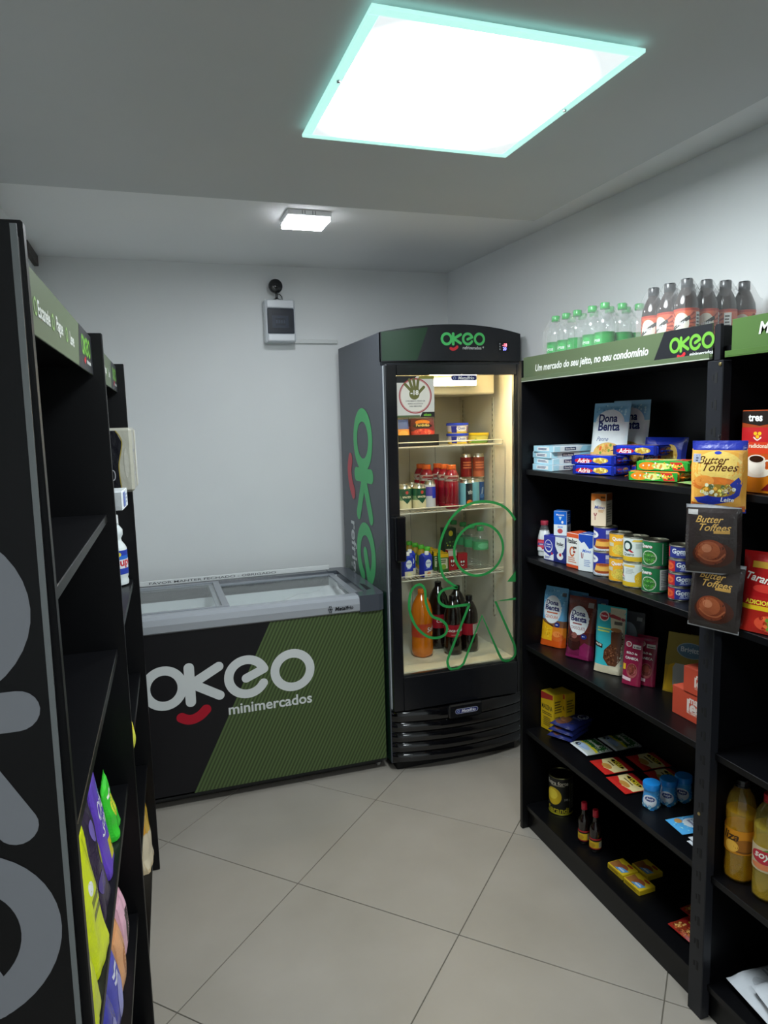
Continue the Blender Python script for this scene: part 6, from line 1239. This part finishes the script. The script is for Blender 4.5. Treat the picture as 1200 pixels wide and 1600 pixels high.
juice('cream and red kids juice box beside the yellow-topped row', (1.372, 3.105, Z), 0, '9A2228', 'B0A49A', RK, 'red kids juice boxes', 0.046, 0.100); juice('dark red kids juice box beside the big water bottle', (1.430, 3.115, Z), 4, '8A1C22', '9A2A2A', RK[:1]+RK[2:], 'red kids juice boxes', 0.054, 0.078)
box_pack('tea_pack', 'tall green drink carton behind the kids juice boxes', 'carton', (1.425, 3.250, Z), 0, 0.066, 0.05, 0.185, '26382A', [('r', -1, 0, 1, 1, '2A3A2A'), ('e', 0.1, 0.86, 0.36, 0.08, 'BFB02A'), ('d', 0, 0.4, 0.8, 0.3, 20, 0.12, ['3E7A34', '6AA03E', 'C8C03A', '1E2A1E'])], mat='gloss')
WB = [(0, 0.006), (0.018, 0.002), (0.034, 0.0), (0.0385, 0.006), (0.0395, 0.020), (0.0375, 0.040), (0.0395, 0.055), (0.0375, 0.072), (0.0390, 0.090), (0.0390, 0.135), (0.0340, 0.155), (0.0210, 0.175), (0.0150, 0.182), (0.0145, 0.188)]
wb = bottle_thing('large_water_bottle', 'clear water bottle with green label, front right on the lower fridge shelf', 'bottle', (1.530, 3.120, Z), 0, WB, 'C8D8CC', 'pet', (0.0170, 0.186, 0.204), '3E9A5A', (0.092, 0.132, '4A9A66'), [('e', 0, 0.5, 0.5, 0.35, '6AB486')], 'clear water bottles in the fridge', labmat='vinyl')
for (x, y, lb) in ((1.522, 3.205, 'clear water bottle behind the front one in the fridge'), (1.515, 3.290, 'clear water bottle third back in the fridge'), (1.500, 3.375, 'clear water bottle at the back of the fridge shelf')): copy_thing(wb, lb, (x, y, Z), 40)
# fridge floor
Z = SH0
ST = lambda s_: [(0, 0.010*s_), (0.018*s_, 0.004*s_), (0.036*s_, 0.0), (0.049*s_, 0.012*s_), (0.0525*s_, 0.032*s_), (0.0520*s_, 0.070*s_), (0.0500*s_, 0.095*s_), (0.0505*s_, 0.170*s_), (0.0530*s_, 0.200*s_), (0.0520*s_, 0.225*s_), (0.0440*s_, 0.262*s_), (0.0280*s_, 0.294*s_), (0.0160*s_, 0.312*s_), (0.0140*s_, 0.318*s_)]
pet5 = lambda s_: (lambda a, z: 1+(0.05*math.sin(a*5)*max(0, 1-z/(0.045*s_)) if z < 0.045*s_ else 0))
s_ = 1.0
bottle_thing('orange_soda_bottle', 'large orange soda bottle standing on the fridge floor', 'bottle', (1.205, 3.105, Z), 18, [(a, b_*0.985) for a, b_ in ST(1.0)], 'B8620A', 'liquid', (0.0175, 0.312, 0.330), 'C86A1A', (0.102, 0.168, 'A83A22'), [('e', 0.22, 0.5, 0.55, 0.44, 'A84A22'), ('t', 'Soft', 0.22, 0.60, 0.34, '16140E', {'b': 0.05, 's': 0.3, 'rot': 12}), ('t', 'Soft', 0.20, 0.61, 0.33, 'E8E2D6', {'b': 0.01, 's': 0.3, 'rot': 12}), ('e', 0.3, 0.22, 0.12, 0.14, 'D88A2A')], n=40, wob=pet5(1), labmat='vinyl')
CK = lambda front: bottle_thing
def cola(lb, loc, rz, s_, art_, cap='0E0C0E'):
    return bottle_thing('cola_bottle', lb, 'bottle', loc, rz, ST(s_), '140A08', 'liquid', (0.0165, 0.316*s_, 0.316*s_+0.019), cap, (0.108*s_, 0.178*s_, '8E1424'), art_, 'cola bottles on the fridge floor', n=36, wob=pet5(s_), labmat='vinyl')
CT = [('t', 'Coca-Cola', 0, 0.55, 0.70, 'E2D8D2', {'b': 0.015, 's': 0.35}), ('x', -0.3, 0.14, 0.4, 0.22, 1, 'C8A09A')]
cola('cola bottle in front with white script on its red label', (1.356, 3.075, Z), -8, 0.86, CT)
cola('cola bottle in front with the white panel of its label showing', (1.448, 3.085, Z), 0, 0.82, [('r', 0.0, 0.06, 0.75, 0.94, 'B8B4A8'), ('x', 0.05, 0.12, 0.7, 0.9, 6, '6A6660')])
cola('taller cola bottle behind, partly hidden at the left', (1.332, 3.200, Z), 30, 1.0, CT)
cola('cola bottle in the second row between the two front ones', (1.436, 3.205, Z), 60, 0.90, CT)

# ================================================================== GOODS ON THE LEFT SHELVES
def LP(x, y, z):
    th = -math.atan(0.0266); return (-0.106+x*math.cos(th)-y*math.sin(th), 0.82+x*math.sin(th)+y*math.cos(th), z)
PUR = [('r', -0.95, 0.05, 0.95, 0.95, '5A3EA8'), ('t', 'Club', -0.05, 0.62, 0.62, 'D6D2E2', BS), ('t', 'Social', 0.0, 0.45, 0.66, 'D6D2E2', BS), ('p', [(-0.3, 0.10), (0.5, 0.10), (0.4, 0.26), (-0.2, 0.28)], 'B8B020'), ('t', 'T', 0.1, 0.18, 0.08, '2A2A1A', B2)]
Z = 0.7505
def lp(name, lb, cat, x, y, z, rz, w_, h_, d_, style, bands, art_, **k): return pouch(name, lb, cat, LP(x, y, z), rz, w_, h_, d_, style, bands, art_, **k)
PK = [(-0.052, 0.575, 92, 0.125, 0.205, 0.05, '5A3EA8', PUR, 'purple snack bag with white script standing on the left shelf'),
      (-0.046, 0.700, 90, 0.105, 0.115, 0.045, '2EA82A', [('r', -0.95, 0.06, 0.95, 0.94, '35B22E'), ('e', 0, 0.5, 0.5, 0.2, 'C9C23A'), ('x', -0.5, 0.7, 0.5, 0.8, 1, 'D6E2C8')], 'bright green snack bag beyond the purple one'),
      (-0.050, 0.445, 86, 0.115, 0.190, 0.05, '2A2036', [('e', 0.3, 0.5, 0.3, 0.1, '8A8A22'), ('e', 0.2, 0.75, 0.3, 0.1, '6A5AA0'), ('e', -0.2, 0.3, 0.4, 0.1, '4A3A78')], 'dark purple snack bag between the purple and lime ones'),
      (-0.046, 0.315, 84, 0.120, 0.225, 0.05, 'B4BE14', [('r', -0.9, 0.05, 0.9, 0.95, 'BCC618'), ('e', 0.0, 0.55, 0.18, 0.05, 'E2E2D8'), ('x', -0.2, 0.3, 0.6, 0.5, 2, '6A6E14'), ('l', [(0.4, 0.9), (0.45, 0.6), (0.4, 0.4)], 0.03, '3A3A14')], 'lime yellow snack bag beside the dark purple one'),
      (-0.044, 0.185, 86, 0.120, 0.200, 0.05, 'A8B212', [('r', -0.9, 0.05, 0.9, 0.95, 'B0BA14'), ('r', 0.6, 0.2, 0.92, 0.9, '6A5AA8'), ('e', 0, 0.5, 0.4, 0.15, 'C6CE3A')], 'lime snack bag with violet edge, nearest the lettered end')]
for k, (x, y, rz, w_, h_, d_, c_, a_, lb) in enumerate(PK):
    lp('snack_bag', lb, 'snack bag', x, y, Z, rz, w_, h_, d_, 'stand', [(1, c_)], a_, group='snack bags on the left shelf', seed=110+k, lean=-3, wr=0.004)
Z = 0.4105
PK = [(0.755, 0.165, 'C898A8', 'pink biscuit pack standing on the lower left shelf', [('r', -0.8, 0.1, 0.8, 0.9, 'D2A2B4'), ('r', -0.4, 0.3, 0.5, 0.7, '2E1E22')]), (0.645, 0.165, 'C48A5E', 'peach orange pack beside the pink one', [('r', -0.8, 0.1, 0.8, 0.9, 'CE9468'), ('e', 0, 0.5, 0.4, 0.2, 'A86A3E')]), (0.535, 0.180, '4A4AA0', 'violet blue pack on the lower left shelf', [('e', 0, 0.5, 0.5, 0.25, '8A8AC8'), ('x', -0.5, 0.7, 0.5, 0.85, 2, 'C2C2DC')]), (0.425, 0.18, '3A3A8A', 'darker violet pack nearest the lettered end', [('e', 0, 0.5, 0.5, 0.25, '7A7AB8')])]
for k, (y, h_, c_, lb, a_) in enumerate(PK):
    lp('biscuit_bag', lb, 'biscuit pack', -0.048, y, Z, 88, 0.098, h_, 0.045, 'pillow', [(1, c_)], a_, group='packs on the lower left shelf', seed=120+k, lean=-2, wr=0.003)
# far bay
Z = 1.4055
t = thing('toilet_paper_pack', 'black and cream paper roll pack sticking out of the left shelf', 'paper pack', LP(-0.078, 1.560, Z), 88)
def tp(lo):
    pass
mb = MB(); n = 18
mb.box(-0.115, 0.115, -0.10, 0.10, 0.002, 0.196, '9A988C', 'film', 0.008); mb.build('pack', t)
mb = MB()
art(mb, [('p', [(0.25, 0.0), (0.95, 0.0), (0.95, 1.0), (0.05, 1.0), (0.25, 0.75), (0.12, 0.35)], 'C2C0B2'), ('l', [(0.05, 1.0), (0.25, 0.75), (0.12, 0.35), (0.25, 0.0)], 0.05, 'B5A24A'), ('e', 0.62, 0.55, 0.26, 0.22, 'D2D0C6'), ('g', -0.35, 0.35, 0.16, 0.12, 0.04, 'B8B8BC'), ('x', -0.7, 0.6, -0.1, 0.7, 1, '8A8A90')], 0.21, 0.178, lambda a, b_, off: (a, -0.1002-off, b_+0.010), mat='film')
art(mb, [('p', [(-1, 0.0), (0.70, 0.0), (0.66, 0.40), (0.80, 0.80), (0.62, 1.0), (-1, 1.0)], '101016'), ('l', [(0.62, 1.0), (0.80, 0.80), (0.66, 0.40), (0.70, 0.0)], 0.03, '8A7A34'), ('e', 0.90, 0.45, 0.07, 0.25, 'A9A79C'), ('g', 0.46, 0.25, 0.08, 0.09, 0.03, '9A9A9E')], 0.18, 0.178, lambda a, b_, off: (-0.1152-off, -a, b_+0.010), mat='film'); mb.build('printed_artwork', t, fixn=False)
Z = 1.0855
BP = [(0.92*a, 0.82*b_) for a, b_ in ((0, 0.004), (0.030, 0.0), (0.042, 0.006), (0.043, 0.020), (0.040, 0.030), (0.043, 0.040), (0.043, 0.150), (0.038, 0.162), (0.028, 0.178), (0.026, 0.190), (0.033, 0.205), (0.033, 0.225), (0.024, 0.240), (0.018, 0.248), (0.016, 0.252))]
bottle_thing('bleach_bottle', 'white bleach bottle with red and blue label in the far left bay', 'bottle', LP(-0.066, 1.630, Z), 60, BP, 'C9CFD0', 'gloss', (0.019, 0.206, 0.234), 'D2D6D6', (0.040, 0.119, [(0.25, '24389A'), (0.62, 'C9CDD6'), (0.78, '2A62B8'), (1, '24389A')]), [('p', [(-0.9, 0.32), (0.9, 0.42), (0.9, 0.64), (-0.9, 0.56)], 'CDD2DA'), ('t', 'Super', 0, 0.48, 0.66, 'B8202E', {'b': 0.035, 'rot': 4}), ('e', -0.5, 0.84, 0.2, 0.1, 'D8C23A')])
copy_src = box_pack('wet_wipes_pack', 'white and blue wipes pack under the black and cream paper pack', 'wipes pack', LP(0.016, 1.02, 1.4055), 86, 0.12, 0.10, 0.045, 'C6CACD', [('r', -0.6, 0.1, -0.1, 0.9, '2A48A0'), ('r', 0.0, 0.1, 0.2, 0.9, '4A78C0'), ('x', 0.3, 0.2, 0.9, 0.8, 3, '8A94A8')], left=[('r', -0.8, 0.1, 0, 0.9, '5A88C8'), ('x', 0.1, 0.2, 0.8, 0.8, 3, '9AA4B4')], mat='film', body='pack')
pouch('sponge_pack', 'small bright yellow pack on the far left bay shelf', 'packet', LP(-0.020, 1.045, 0.7505), 80, 0.06, 0.10, 0.03, 'pillow', [(1, 'D2C41E')], [('e', 0, 0.5, 0.5, 0.25, 'E0D650')], seed=130)
pouch('pet_food_bag', 'orange yellow bag bulging out of the bottom left shelf', 'bag', LP(-0.060, 1.610, 0.1005), 84, 0.15, 0.27, 0.09, 'stand', [(0.5, 'C8B490'), (0.92, 'D8962A'), (1, 'A8A49A')], [('e', 0, 0.6, 0.6, 0.2, 'E2A83A'), ('p', [(-0.9, 0.05), (0.9, 0.05), (0.9, 0.4), (-0.9, 0.5)], 'CFC2A8')], seed=131, lean=2, wr=0.006)
